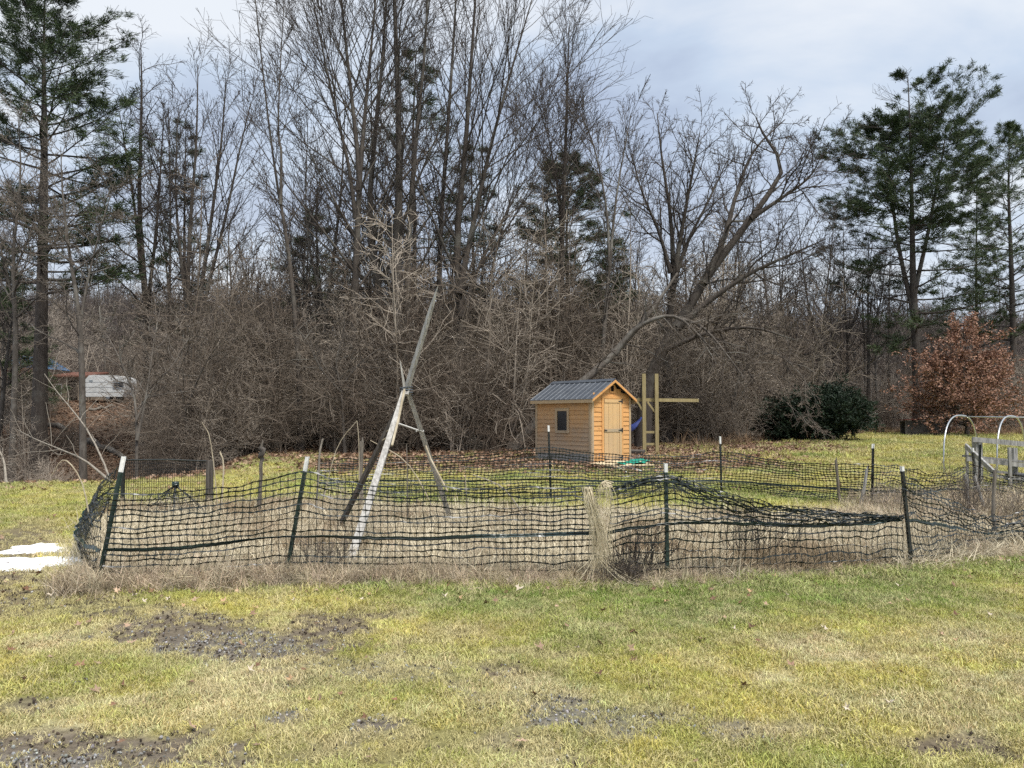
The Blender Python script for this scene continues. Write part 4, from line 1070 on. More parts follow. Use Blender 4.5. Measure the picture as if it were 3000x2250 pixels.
    for z in (dz1 - .08, 1.07, dz0 + .08):
        m = MB(); m.hexa([(dx1 - .17, -.072, z - .012), (dx1 + .0, -.072, z - .03), (dx1, -.0645, z - .03), (dx1 - .17, -.0645, z - .012), (dx1 - .17, -.072, z + .012), (dx1, -.072, z + .03), (dx1, -.0645, z + .03), (dx1 - .17, -.0645, z + .012)])
        m.box(dx1 + .002, dx1 + .04, -.075, -.046, z - .075, z + .075); m.build('hinge', M['black_metal'], dr)
    MB().box(dx0 - .02, dx0 + .12, -.078, -.066, 1.055, 1.085).build('latch', M['black_metal'], dr)
    # roof: two ribbed metal slopes, cap, fascia and rake boards
    e = .16; g0, g1 = -.20, Ly + .14; th = math.atan(slope)
    for sgn, nm in ((-1, 'roof_slope'), (1, 'roof_slope')):
        def pt(x, y, dz): return (Lx / 2 + sgn * x, y, HR + .05 - x * slope + dz)
        w_ = Lx / 2 + e
        m = MB(); m.hexa([pt(0, g0, -.012), pt(w_, g0, -.012), pt(w_, g1, -.012), pt(0, g1, -.012), pt(0, g0, 0), pt(w_, g0, 0), pt(w_, g1, 0), pt(0, g1, 0)])
        rf = m.build(nm, M['roof_metal'], r)
        nr = 12
        for i in range(nr + 1):
            y = g0 + .03 + (g1 - g0 - .06) * i / nr
            MB().hexa([pt(.02, y - .02, .0005), pt(w_ + .005, y - .02, .0005), pt(w_ + .005, y + .02, .0005), pt(.02, y + .02, .0005), pt(.02, y - .009, .02), pt(w_ + .005, y - .009, .02), pt(w_ + .005, y + .009, .02), pt(.02, y + .009, .02)]).build('roof_rib', M['roof_metal'], rf)
        MB().hexa([pt(w_ - .03, g0 + .01, -.125), pt(w_ - .004, g0 + .01, -.125), pt(w_ - .004, g1 - .01, -.125), pt(w_ - .03, g1 - .01, -.125), pt(w_ - .03, g0 + .01, -.014), pt(w_ - .004, g0 + .01, -.014), pt(w_ - .004, g1 - .01, -.014), pt(w_ - .03, g1 - .01, -.014)]).build('fascia_board', M['shed_trim'], rf)
        for y in (g0, g1 - .025):
            MB().hexa([pt(.0, y, -.10), pt(w_ - .032, y, -.10), pt(w_ - .032, y + .025, -.10), pt(0, y + .025, -.10), pt(0, y, -.014), pt(w_ - .032, y, -.014), pt(w_ - .032, y + .025, -.014), pt(0, y + .025, -.014)]).build('rake_board', M['shed_front'], rf)
    m = MB()
    for sgn in (-1, 1):
        def pt(x, y, dz): return (Lx / 2 + sgn * x, y, HR + .05 - x * slope + dz)
        m.hexa([pt(-.0, g0 - .01, .023), pt(.15, g0 - .01, .023), pt(.15, g1 + .01, .023), pt(0, g1 + .01, .023), pt(0, g0 - .01, .03), pt(.15, g0 - .01, .03), pt(.15, g1 + .01, .03), pt(0, g1 + .01, .03)])
    m.build('ridge_cap', M['roof_metal'], r)
shed()

# flat things lying before the shed door
q = G(1800, 1366)
def flat_pts(pxs, dz): 
    out = []
    for px, py in pxs:
        g = G(px, py); out.append((g.x, g.y, g.z + dz))
    return out
def slab(name, pxs, z0, z1, mat, label, cat, parent=None):
    a = flat_pts(pxs, z0); b = flat_pts(pxs, z1); n = len(a)
    zc = max(p[2] for p in a); 
    c = np.mean(a, 0)
    V = np.array(a + b) - c
    F = [np.array([[i, (i + 1) % n, n + (i + 1) % n, n + i] for i in range(n)])]
    T = np.array([(n, n + i, n + i + 1) for i in range(1, n - 1)] + [(0, i + 1, i) for i in range(1, n - 1)])
    o = link(name, new_mesh(name, V, F + [T], mat), None, c)
    return tag(o, label, cat)
slab('plywood_sheet', [(1728, 1365), (1800, 1373), (1918, 1368), (1878, 1357), (1790, 1353)], .045, .075, M['ply'], 'pale plywood sheet lying flat at the foot of the shed door', 'board')
def tarp():
    rg = np.random.default_rng(5); nx, ny = 16, 8
    c0, c1, c2, c3 = [np.array(p) for p in flat_pts([(1796, 1371), (1885, 1369), (1905, 1358), (1862, 1352)], 0)]
    zt = [terr(1.0, 1.0)]
    V = []
    for j in range(ny):
        for i in range(nx):
            u, v = i / (nx - 1), j / (ny - 1)
            p = (c0 * (1 - u) + c1 * u) * (1 - v) + (c3 * (1 - u) + c2 * u) * v
            p[2] += .10 + .05 * math.sin(u * 9 + v * 4) * math.sin(v * 6 + 1) + rg.uniform(0, .02)
            V.append(p)
    V = np.array(V); c = V.mean(0); V = V - c
    F = np.array([[j * nx + i, j * nx + i + 1, (j + 1) * nx + i + 1, (j + 1) * nx + i] for j in range(ny - 1) for i in range(nx - 1)])
    o = link('green_tarp', new_mesh('green_tarp', V, F, M['tarp_green'], True), None, c)
    sm = o.modifiers.new('thickness', 'SOLIDIFY'); sm.thickness = .006
    tag(o, 'crumpled bright green tarp lying on the board before the shed', 'tarp')
tarp()
for a, b, lb in (((1815, 1366), (1880, 1383), 'longer white pole lying on the leaves below the green tarp'), ((1800, 1369), (1835, 1386), 'shorter white pole lying left of the longer one below the green tarp')):
    A_, B_ = G(*a), G(*b); A_.z += .06; B_.z += .03
    m = MB().tube([(0, 0, 0), tuple((B_ - A_) * .5), tuple(B_ - A_)], .017, 6); tag(m.build('white_pole', M['white_paint'], None, True, loc=A_), lb, 'pole')

# ------------------------------------------------------------------ timber play frame beside the shed
def play_frame():
    d = 30.0
    b = on_ground(1904, d)
    r = empty('play_frame', (b.x, b.y, b.z - .05), label='unfinished frame of two tall new timber posts and a crossbeam beside the shed', cat='frame')
    def loc(px, py, dd=d): return np.array(P(px, py, dd) - Vector((b.x, b.y, b.z - .05)))
    for px in (1886, 1923):
        t = loc(px, 1095); f = np.array([t[0], t[1], -.25])
        MB().beam(f, t, .135, .135, (0, 1, 0)).build('post', M['treated'], r)
    a = loc(1835, 1171, d + .16); c = loc(2046, 1174, d + .16); c[2] = a[2] - .03
    MB().beam(a, c, .09, .13).build('beam', M['treated'], r)
    for (x0, y0, x1, y1) in ((1868, 1178, 1884, 1206), (1897, 1178, 1919, 1208)):
        MB().beam(loc(x0, y0, d + .02), loc(x1, y1, d + .02), .07, .07, (0, 1, 0)).build('brace', M['treated'], r)
    for y in (1266, 1301):
        a = loc(1886, y); c = loc(1923, y); a[0] += .066; c[0] -= .066; c[2] = a[2]
        MB().beam(a, c, .035, .09).build('rung', M['treated'], r)
play_frame()
b = on_ground(1862, 29.2); m = MB().box(-.32, .32, -.2, .2, .05, .14); m.box(-.28, .28, -.16, .16, -.02, .05)
tag(m.build('dark_crate', M['dark_and_shaded_wood'], None, loc=b, rot=(.12, 0, -.4)), 'low dark wooden box on the leaves right of the shed', 'box')
def hammock():
    a = P(1880, 1222, 31.5); c = P(1840, 1256, 30.5); b0 = a
    V = []; n = 9
    for i in range(n):
        t = i / (n - 1); p = a.lerp(c, t); sag = -.12 * math.sin(t * math.pi); w = .05 + .22 * math.sin(t * math.pi * .6)
        for k, s in enumerate((-1, -.3, .3, 1)): V.append(np.array([p.x - b0.x, p.y - b0.y + s * .1, p.z - b0.z + sag + s * w * .5]))
    F = np.array([[i * 4 + k, i * 4 + k + 1, i * 4 + 5 + k, i * 4 + 4 + k] for i in range(n - 1) for k in range(3)])
    o = link('blue_hammock', new_mesh('blue_hammock', V, F, M['tarp_blue'], True), None, b0)
    o.modifiers.new('thickness', 'SOLIDIFY').thickness = .01
    tag(o, 'dark blue cloth slung behind the shed by the play frame', 'hammock')
hammock()

# ------------------------------------------------------------------ pole tripod
def tripod():
    lash = P(1190, 1147, 11.0)
    g = on_ground(1130, 10.6); b = np.array(g)
    r = empty('pole_tripod', g, label='bean tripod of weathered boards lashed together, one reaching far above the rest', cat='tripod')
    def l(p): return np.array(p) - b
    A0 = np.array(on_ground(981, 11.7)); A0[2] -= .1; A0 = A0 - b
    Lp = l(lash); A1 = l(P(1283, 838, 10.4))
    m = MB(); mid = Lp + (A1 - Lp) * .55
    m.beam(A0, Lp + np.array([0, .05, 0]), .045, .115, (.4, .9, .1), .045, .10); m.build('pole', M['dark_and_shaded_wood'], r)  # lower part of the long silvery board, its shaded face painted in dark
    m = MB(); upv = (.5, -.8, .2)
    m.beam(Lp + (A0 - Lp) * .02, mid, .045, .105, upv, .04, .095); m.beam(mid, mid + (A1 - mid) * .6, .04, .095, upv, .035, .07); m.beam(mid + (A1 - mid) * .6, A1, .035, .07, upv, .006, .006); m.build('pole_top', M['silver_wood'], r)
    B0 = np.array(on_ground(1019, 9.15)); B0[2] -= .1; B0 -= b; B1 = l(P(1220, 1062, 11.15))
    MB().beam(B0, Lp + np.array([-.02, -.08, 0]), .105, .05, (0, -.9, .3), .06, .04).build('pole', M['silver_wood'], r)
    MB().beam(Lp + np.array([.02, -.1, -.05]), B1, .05, .04, (0, -.9, .3), .015, .015).build('pole_top', M['silver_wood'], r)
    MB().tube([l(P(1148, 1305, 10.2)), l(P(1168, 1225, 10.6)), Lp + np.array([-.01, -.12, .02])], .017, 6).build('cane', M['cane'], r)
    C0 = np.array(on_ground(1332, 12.6)); C0[2] -= .1; C0 -= b; C1 = l(P(1172, 1056, 10.9))
    MB().beam(C0, Lp + np.array([.03, .0, -.02]), .085, .05, (0, -.9, .3), .06, .04).build('pole', M['silver_wood'], r)
    MB().beam(Lp + np.array([-.01, -.03, 0]), C1, .045, .03, (0, -.9, .3), .01, .01).build('pole_top', M['silver_wood'], r)
    t = [Lp + np.array([.09 * math.cos(a), .1 * math.sin(a), -.05 + a * .006]) for a in np.linspace(0, 19, 60)]
    MB().tube(t, .010, 5).build('lashing', M['rope'], r, True)
    fB = lambda t: B0 + (Lp - B0) * t
    fC = lambda t: C0 + (Lp - C0) * t
    fA = lambda t: A0 + (Lp - A0) * t
    MB().tube([fB(.80), fC(.74)], .012, 5).build('rung', M['string'], r)
    MB().tube([fA(.74), fB(.78)], .009, 5).build('rung', M['cane'], r); MB().tube([fA(.68), fB(.73)], .009, 5).build('rung', M['cane'], r)
    tie = fC(.74)
    MB().tube([tie + np.array([.055 * math.cos(a), .05 * math.sin(a), .01 * math.sin(a * 3)]) for a in np.linspace(0, 12, 30)], .006, 4).build('tie', M['string'], r)
    MB().tube([l(P(1228, 1255, 11.6)), l(P(1262, 1345, 11.5)), l(P(1312, 1442, 11.3))], .014, 6).build('cane', M['cane'], r)
tripod()

# ------------------------------------------------------------------ posts and stakes of the garden fence
def t_post(px_base, d, px_top, py_top, label, mat='post_green', white=.17, dlean=0.0):
    g = on_ground(px_base, d); top = P(px_top, py_top, d + dlean)
    v = np.array(top) - np.array(g); Lh = np.linalg.norm(v)
    q_ = Vector(v).to_track_quat('Z', 'Y').to_euler()
    r = empty('fence_post', g, q_, label=label, cat='fence post', group='metal posts of the garden fence')
    m = MB().box(-.028, .028, -.005, .0, -.3, Lh - white).box(-.004, .004, .0, .034, -.3, Lh - white)
    m.build('post', M[mat], r)
    m = MB()
    for k in range(int(Lh / .055)):
        z = .05 + k * .055
        if z < Lh - white: m.box(-.008, .008, -.013, -.0055, z, z + .022)
    m.build('studs', M[mat], r)
    m = MB().box(-.0285, .0285, -.0055, .0005, Lh - white + .001, Lh).box(-.0045, .0045, .0008, .0345, Lh - white + .001, Lh - .004)
    m.build('painted_tip', M['white_paint'], r)
    return r
t_post(302, 8.05, 366, 1337, 'leaning metal fence post with a white tip at the left front garden corner', dlean=.15)
t_post(846, 8.45, 904, 1338, 'leaning green metal fence post between the corner post and the tripod')
t_post(1948, 8.46, 1947, 1357, 'upright green metal post where the front net is tied up highest', white=.10)
t_post(2658, 9.17, 2640, 1366, 'dark front post near the right edge with sagging net on both sides', 'post_black', .06)
t_post(1612, 15.8, 1605, 1246, 'thin black post with white tip standing before the shed corner', 'post_black', .13)
t_post(2109, 17.2, 2108, 1278, 'thin black post with white tip before the brown leaves right of the play frame', 'post_black', .17)
t_post(2550, 14.9, 2559, 1300, 'thin black post with white tip before the far lawn', 'post_black', .09)
t_post(2853, 15.5, 2848, 1312, 'thin black post with white tip beside the grey wooden stand', 'post_black', .09)
t_post(2862, 16.4, 2872, 1300, 'short tilted black stake without a white tip inside the grey wooden stand', 'post_black', .01)

def stake(name, pts, d, w, mat, label, cat, ragged=True, k=5, dd=0.0, grp=None):
    """wooden stake or dry cane through photo points, foot first"""
    g = np.array(on_ground(pts[0][0], d)); g[2] -= .06
    P_ = [np.zeros(3)] + [np.array(P(x, y, d + dd * (i + 1))) - g for i, (x, y) in enumerate(pts[1:])]
    n = max(8, 3 * len(pts)); path = smooth_path(P_, n); rad = np.linspace(w, w * (.82 if ragged else .45), n)
    rg = np.random.default_rng(int(pts[0][0])); rad = rad * rg.uniform(.88, 1.12, n)
    path[1:] += rg.normal(0, w * .12, (n - 1, 3))
    m = MB().tube(path, rad, k)
    if ragged:                                                        # splintered head
        m.tube([path[-1] + np.array([w * .3, 0, 0]), path[-1] + (path[-1] - path[-2]) * .2 + np.array([w * .4, 0, w])], [w * .5, w * .1], 4)
    o = m.build(name, M[mat], None, loc=g)
    return tag(o, label, cat, grp)
stake('garden_stake', [(1060, 1440), (1060, 1293)], 14.2, .045, 'stake_grey', 'stout grey wooden stake behind the lower left leg of the tripod', 'stake')
stake('garden_stake', [(2457, 1490), (2448, 1347)], 15.0, .032, 'stake_grey', 'dark wooden stake in the back net left of the white tipped post', 'stake')
stake('garden_stake', [(2512, 1500), (2540, 1375)], 14.5, .034, 'weathered', 'grey wooden stake leaning right behind the dark front post', 'stake')
stake('garden_stake', [(2832, 1535), (2828, 1392)], 13.0, .04, 'weathered', 'grey wooden stake wrapped in weeds left of the wooden stand', 'stake')
stake('garden_stake', [(2905, 1595), (2910, 1480), (2916, 1378)], 10.9, .030, 'stake_grey', 'brown wooden stake holding the low net near the right edge', 'stake')
stake('garden_stake', [(2882, 1485), (2856, 1395)], 13.6, .03, 'weathered', 'grey stake leaning left among weeds before the wooden stand', 'stake')
stake('garden_stake', [(764, 1430), (768, 1300)], 13.4, .034, 'stake_grey', 'grey wooden stake with dark rag between the wire panel and second post', 'stake')
stake('garden_stake', [(928, 1400), (936, 1340), (945, 1288)], 13.6, .02, 'pale_wood', 'short pale stake leaning right behind the second front post', 'stake')
stake('dry_cane', [(1055, 1420), (1052, 1320), (1046, 1233)], 13.2, .013, 'cane', 'dry cane rising beside the stout grey stake', 'cane', False)
stake('dry_cane', [(935, 1385), (985, 1320), (1046, 1232)], 13.0, .010, 'cane', 'thin dry cane slanting right to meet the upright cane', 'cane', False)
stake('dry_cane', [(650, 1400), (618, 1300), (592, 1238)], 12.5, .010, 'cane', 'pale dry stalk leaning left above the wire panel', 'cane', False)
stake('dry_cane', [(652, 1420), (655, 1370), (645, 1325)], 12.8, .014, 'cane', 'broken pale stalk just right of the wire panel', 'cane', True)
stake('dry_cane', [(292, 1520), (245, 1430), (190, 1347), (150, 1395)], 9.8, .010, 'cane', 'bent dry cane left of the corner post', 'cane', False)
stake('dry_cane', [(1300, 1450), (1200, 1365), (1085, 1290)], 12.4, .012, 'cane', 'dry cane slanting down right through the tripod', 'cane', False)
stake('dry_cane', [(1560, 1490), (1480, 1435), (1385, 1390)], 12.2, .014, 'pale_wood', 'pale stick slanting down right behind the net before the shed', 'cane', False)
stake('dry_cane', [(1196, 1450), (1193, 1370), (1191, 1300)], 12.0, .012, 'stake_grey', 'thin upright stick inside the tripod', 'cane', False)
stake('dry_cane', [(1372, 1440), (1364, 1392)], 12.0, .013, 'cane', 'short upright stick right of the tripod', 'cane', False)
stake('dry_cane', [(2110, 1600), (2000, 1530), (1925, 1495)], 10.4, .018, 'pale_wood', 'weathered stick lying aslant behind the highest tied net', 'cane', False)
o = stake('dry_cane', [(585, 1595), (620, 1560), (640, 1490)], 10.2, .008, 'cane', 'thin curved dry stalk inside the left of the garden', 'cane', False)
# rag tied on the stake
g = P(768, 1325, 13.4); rg = np.random.default_rng(9)
m = MB().tube([np.array([rg.normal(0, .02), rg.normal(0, .02), .12 - .04 * i]) for i in range(8)], [.02, .045, .05, .04, .055, .045, .03, .012], 7)
tag(m.build('dark_rag', M['dark_and_shaded_wood'], None, True, loc=g), 'dark rag tied round the grey stake left of the second post', 'rag')

# ------------------------------------------------------------------ plastic net fence
def net_surface(cols, tcols, bcols, rows):
    """cols: list of polylines (bottom, band, top) resampled to the same count -> (rows, n, 3)"""
def resample(pts, step):
    p = smooth_path(pts, 40 * len(pts)); s = np.concatenate([[0], np.cumsum(np.linalg.norm(np.diff(p, axis=0), axis=1))])
    n = int(s[-1] / step) + 1; u = np.linspace(0, s[-1], n)
    return np.stack([np.interp(u, s, p[:, i]) for i in range(3)], 1)
def strip(C, W, Nn, half, thick):
    """rectangular-section strip along C (m,n,3) with width axis W, thin axis Nn, half widths (m,n)"""
    h = half[..., None]
    V = np.stack([C - W * h - Nn * thick, C + W * h - Nn * thick, C + W * h + Nn * thick, C - W * h + Nn * thick], 2)
    m, n = C.shape[:2]
    i = np.arange(n - 1)[:, None] * 4; k = np.arange(4)[None]; k2 = (k + 1) % 4
    Q = np.stack([i + k, i + k2, i + 4 + k2, i + 4 + k], -1).reshape(-1, 4)
    Q = (Q[None] + (np.arange(m) * n * 4)[:, None, None]).reshape(-1, 4)
    return V.reshape(-1, 3), Q
def unit(v): return v / (np.linalg.norm(v, axis=-1, keepdims=True) + 1e-9)
def net(label, bottom, band, top, seed, cell=.079, rows=16, fold=0, base=None, crumple=.012, hs=1.0, bandrow=6, nm='net_fence'):
    rg = np.random.default_rng(seed)
    Bn = resample(bottom, cell / 2); n = len(Bn)
    if n % 2 == 0: Bn = Bn[:-1]; n -= 1
    def fit(pts):
        p = smooth_path(pts, 400); s = np.concatenate([[0], np.cumsum(np.linalg.norm(np.diff(p, axis=0), axis=1))]); u = np.linspace(0, s[-1], n)
        return np.stack([np.interp(u, s, p[:, i]) for i in range(3)], 1)
    Md, Tp = fit(band), fit(top)
    G_ = np.empty((rows + 1, n, 3))
    for j in range(rows + 1):
        G_[j] = Bn + (Md - Bn) * (j / bandrow) if j <= bandrow else Md + (Tp - Md) * ((j - bandrow) / (rows - bandrow))
    if fold:                                                          # the top has flopped over backwards
        fo = []
        for j in range(1, fold + 1):
            q = Tp.copy(); t = j / fold; s_ = np.sin(np.linspace(0, math.pi, n)) ** .6
            q[:, 1] += (.10 + .05 * np.sin(np.arange(n) * .11)) * math.sin(t * 2.2) * s_; q[:, 2] += (-.22 * t + .015 * math.sin(t * 3)) * s_
            fo.append(q + rg.normal(0, .006, q.shape))
        G_ = np.concatenate([G_, np.array(fo)])
    rws = len(G_)
    jj, ii = np.meshgrid(np.arange(rws), np.arange(n), indexing='ij')
    warp = (fbm(ii * .045 + seed, jj * .22, 1, seed, 3) - .5)
    warp2 = (fbm(ii * .16 + seed, jj * .5, 1, seed + 9, 2) - .5)
    edge = np.where(jj == bandrow, .35, 1.0)
    G_[..., 1] += warp * .14 * edge; G_[..., 2] += warp2 * crumple * 4.5 * edge * np.clip(jj / 2, 0, 1); G_[..., 0] += (fbm(ii * .1, jj * .35 + 5, 1, seed + 3, 2) - .5) * crumple * 3
    G_ += rg.normal(0, crumple * .15, G_.shape)
    tz = terrain(G_[..., 0].ravel(), G_[..., 1].ravel()).reshape(G_.shape[:2]); G_[..., 2] = np.maximum(G_[..., 2], tz + .015)
    tan = unit(np.gradient(G_, axis=1)); ver = unit(np.gradient(G_, axis=0)); nor = unit(np.cross(tan, ver))
    b0 = np.array(base if base is not None else Bn[n // 2]); b0 = np.array([b0[0], b0[1], terr(b0[0], b0[1])])
    r = empty(nm, b0, label=label, cat='net fence', group='plastic net fencing round the garden')
    # horizontal strands: twist slowly so some stretches show their flat face to the sky
    tw = (fbm(ii * .03 + jj * 7.7, jj * 3.1, 1, seed + 20, 2) - .5) * 3.6
    W = ver * np.cos(tw)[..., None] + nor * np.sin(tw)[..., None]; N2 = unit(np.cross(tan, W))
    node_ = (np.arange(n) % 2 == 0)[None]
    half = np.where(node_, .0105, .0050) * hs * np.ones((rws, 1))
    Vh, Qh = strip(G_ - b0, W, N2, half, .0016)
    Cv = np.transpose(G_[:, ::2], (1, 0, 2)) - b0; nv = Cv.shape[0]
    tv = unit(np.gradient(Cv, axis=1)); Wv = np.transpose(tan[:, ::2], (1, 0, 2)); Nv = unit(np.cross(tv, Wv))
    Vv, Qv = strip(Cv, Wv, Nv, np.full(Cv.shape[:2], .0034 * hs), .0016)
    link('netting', new_mesh('netting', np.concatenate([Vh, Vv]), np.concatenate([Qh, Qv + len(Vh)]), M['net']), r)
    j = bandrow
    tb = (fbm(np.arange(n) * .02, np.zeros(n), 1, seed + 30, 2) - .5) * 2.6
    Wb = ver[j] * np.cos(tb)[:, None] + nor[j] * np.sin(tb)[:, None]
    Vb, Qb = strip((G_[j] - b0 - nor[j] * .004)[None], Wb[None], unit(np.cross(tan[j], Wb))[None], np.full((1, n), .021), .002)
    link('solid_band', new_mesh('solid_band', Vb, Qb, M['net_band']), r)
    return r
D1, D2, D3, D4 = 8.03, 8.42, 8.43, 9.13
def row(pts): return [np.array(P(px, py, d)) for px, py, d in pts]
def gnd(pts, dz=.03): return [np.array(on_ground(px, d, dz)) for px, d in pts]
net('front net from the leaning corner post past the tripod to the straw bunch', gnd([(306, 8.0), (575, 8.2), (850, 8.40), (1300, 8.43), (1750, 8.43)]),
    row([(312, 1609, 8.0), (500, 1606, 8.2), (853, 1573, 8.4), (1150, 1578, 8.42), (1438, 1572, 8.43), (1748, 1561, 8.43)]),
    row([(322, 1447, 8.05), (500, 1447, 8.2), (650, 1430, 8.3), (780, 1410, 8.35), (895, 1386, 8.4), (985, 1410, 8.42), (1130, 1421, 8.43), (1400, 1428, 8.43), (1748, 1424, 8.43)]), 1, rows=16)
net('front net from the straw bunch over the highest tied post to the dark post', gnd([(1775, 8.43), (1947, 8.41), (2300, 8.75), (2645, 9.12)]),
    row([(1785, 1560, 8.43), (1860, 1546, 8.42), (1947, 1537, 8.41), (2100, 1533, 8.5), (2300, 1540, 8.75), (2470, 1536, 8.95), (2645, 1523, 9.12)]),
    row([(1790, 1430, 8.43), (1850, 1412, 8.42), (1947, 1385, 8.42), (2040, 1415, 8.45), (2150, 1450, 8.6), (2300, 1482, 8.75), (2450, 1498, 8.95), (2642, 1510, 9.12)]), 2, rows=16, fold=6, crumple=.02)
net('front net sagging from the dark post to the right edge', gnd([(2652, 9.13), (2780, 9.6), (2910, 10.3), (3080, 10.5)]),
    row([(2650, 1524, 9.12), (2740, 1535, 9.5), (2830, 1555, 10.0), (2910, 1562, 10.4), (3000, 1556, 10.5), (3080, 1550, 10.5)]),
    row([(2646, 1397, 9.12), (2720, 1432, 9.5), (2820, 1480, 10.0), (2912, 1518, 10.6), (3000, 1505, 10.7), (3080, 1480, 10.6)]), 3, rows=16, crumple=.028)
net('back net before the shed from the grey stake to the leaning stake', gnd([(930, 15.2), (1200, 15.8), (1612, 15.75), (2109, 17.1), (2300, 16.2), (2548, 14.8)]),
    row([(930, 1415, 15.2), (1150, 1408, 15.8), (1400, 1408, 15.8), (1612, 1404, 15.75), (1850, 1411, 16.4), (2109, 1409, 17.1), (2340, 1424, 16.1), (2548, 1438, 14.8)]),
    row([(930, 1345, 15.2), (1190, 1342, 15.8), (1440, 1325, 15.8), (1605, 1311, 15.75), (1780, 1331, 16.3), (2000, 1336, 16.9), (2109, 1324, 17.1), (2280, 1350, 16.3), (2450, 1361, 15.0), (2556, 1358, 14.8)]), 4, rows=16, hs=1.25)
net('back net from the white tipped post before the lawn to the grey stand', gnd([(2552, 14.8), (2700, 15.2), (2850, 15.4), (3080, 15.2)]),
    row([(2550, 1440, 14.8), (2700, 1440, 15.2), (2850, 1432, 15.4), (3080, 1452, 15.2)]),
    row([(2559, 1359, 14.8), (2650, 1372, 15.0), (2760, 1388, 15.2), (2848, 1366, 15.4), (2950, 1398, 15.3), (3080, 1420, 15.2)]), 5, rows=14, crumple=.03, hs=1.2)
net('left side net running back from the leaning corner post to the wire panel', [np.array((x, y, terr(x, y) + .03)) for x, y in ((-4.3, 8.0), (-4.9, 9.0), (-5.8, 10.6), (-7.0, 13.0), (-7.7, 15.2))],
    [np.array((x, y, terr(x, y) + z)) for x, y, z in ((-4.28, 8.02, .37), (-5.05, 9.0, .38), (-5.9, 10.6, .32), (-7.0, 13.0, .34), (-7.7, 15.2, .4))],
    [np.array((x, y, terr(x, y) + z)) for x, y, z in ((-4.2, 8.05, .95), (-4.8, 9.0, .80), (-5.7, 10.6, .58), (-6.9, 13.0, .62), (-7.7, 15.2, .8))], 6, rows=14, crumple=.03)

# straw bunch draped over the net, brown weeds, curled vine twigs
def straw_bunch():
    rg = np.random.default_rng(31); b = np.array(on_ground(1742, 8.32)); st = []
    apex = [np.array(P(1724, 1426, 8.32)) - b, np.array(P(1768, 1414, 8.34)) - b]
    for k in range(70):
        a = apex[0] + np.array([rg.normal(0, .02), rg.normal(0, .015), -abs(rg.normal(0, .04))]); x = rg.normal(.015, .045)
        f = np.array([x * 1.8 + .03, rg.normal(-.06, .04), max(.0, rg.normal(.05, .16))])
        st.append(([a, a + np.array([x * .5, -.05, -.12]), np.array([x, -.06, .55]) + rg.normal(0, .02, 3), f], .0042, .0020))
    for k in range(34):
        a = apex[1] + rg.normal(0, .012, 3); x = rg.choice([-.10, .03, .075]) + rg.normal(0, .025)
        q_ = np.array([a[0] + x, -.05 + rg.normal(0, .02), rg.uniform(.25, .85)])
        st.append(([a + np.array([.08, .02, -.02]), a, np.array([a[0] + x * .8, -.06, a[2] - .12]) + rg.normal(0, .015, 3), q_], .0038, .0018))
    for k in range(16):
        f = np.array([rg.normal(.14, .2), -.14 + rg.normal(0, .08), .04]); st.append(([np.array([rg.normal(.02, .03), -.05, .3]), f * .5 + np.array([0, 0, .12]), f * 1.0, f * 1.5], .004, .002))
    Ps, Rs = stem_arrays(st, 8)
    o = link('straw_bunch', tubes_mesh('straw_bunch', [(Ps, Rs, 3)], M['straw_pale']), None, b)
    tag(o, 'bunch of long bleached straw hanging over the front net', 'straw')
straw_bunch()
def weeds(name, px, d, n, h, sp, seed, mat, label, lean=0):
    rg = np.random.default_rng(seed); b = np.array(on_ground(px, d)); st = []
    for k in range(n):
        a = rg.uniform(0, 6.28); q_ = rg.uniform(0, sp); hh = h * rg.uniform(.5, 1.1)
        f = np.array([q_ * math.cos(a), q_ * .6 * math.sin(a), 0]); t = f * 1.6 + np.array([lean * hh + rg.normal(0, .12), rg.normal(0, .1), hh])
        st.append(([f, (f + t) * .5 + rg.normal(0, .04, 3), t], .006, .003))
    Ps, Rs = stem_arrays(st, 6)
    B1, R1 = grow(Ps, Rs, rg, 7, t0=.2, t1=1, ang=45, sd=15, length=lambda t: .22 * np.ones_like(t), rr=.7, n=4, up=.0, wob=.2, tip=.0022)
    o = link(name, tubes_mesh(name, [(Ps, Rs, 4), (B1, R1, 3)], M[mat]), None, b)
    tag(o, label, 'weeds')
weeds('weed_clump', 1870, 8.75, 26, .55, .28, 41, 'twig_dark', 'dark dead weeds leaning behind the net left of the highest tied post', .25)
weeds('weed_clump', 1825, 8.30, 34, .22, .22, 42, 'twig_dark', 'low dark weed clump at the foot of the net beside the straw bunch')
weeds('weed_clump', 2210, 9.6, 30, .62, .35, 43, 'twig_dark', 'dark bushy dead weeds inside the net midway to the dark post', .2)
weeds('weed_clump', 2600, 13.6, 40, .5, .8, 44, 'twig_tan', 'pale tan weeds behind the dark front post')
weeds('weed_clump', 2835, 12.9, 36, .95, .25, 45, 'twig_tan', 'tall tan weeds climbing the grey stake before the wooden stand')
weeds('weed_clump', 2950, 12.6, 46, .6, .6, 46, 'twig_tan', 'broad tan weeds at the right edge before the wooden stand')
weeds('weed_clump', 1010, 12.8, 34, .55, .7, 47, 'cane', 'pale dead stalks behind the net left of the tripod')
weeds('weed_clump', 960, 8.9, 22, .3, .4, 48, 'twig_tan', 'low brown weeds behind the net right of the second post')
weeds('weed_clump', 640, 8.0, 16, .22, .3, 49, 'cane', 'pale dry twigs sprawling in front of the left net')

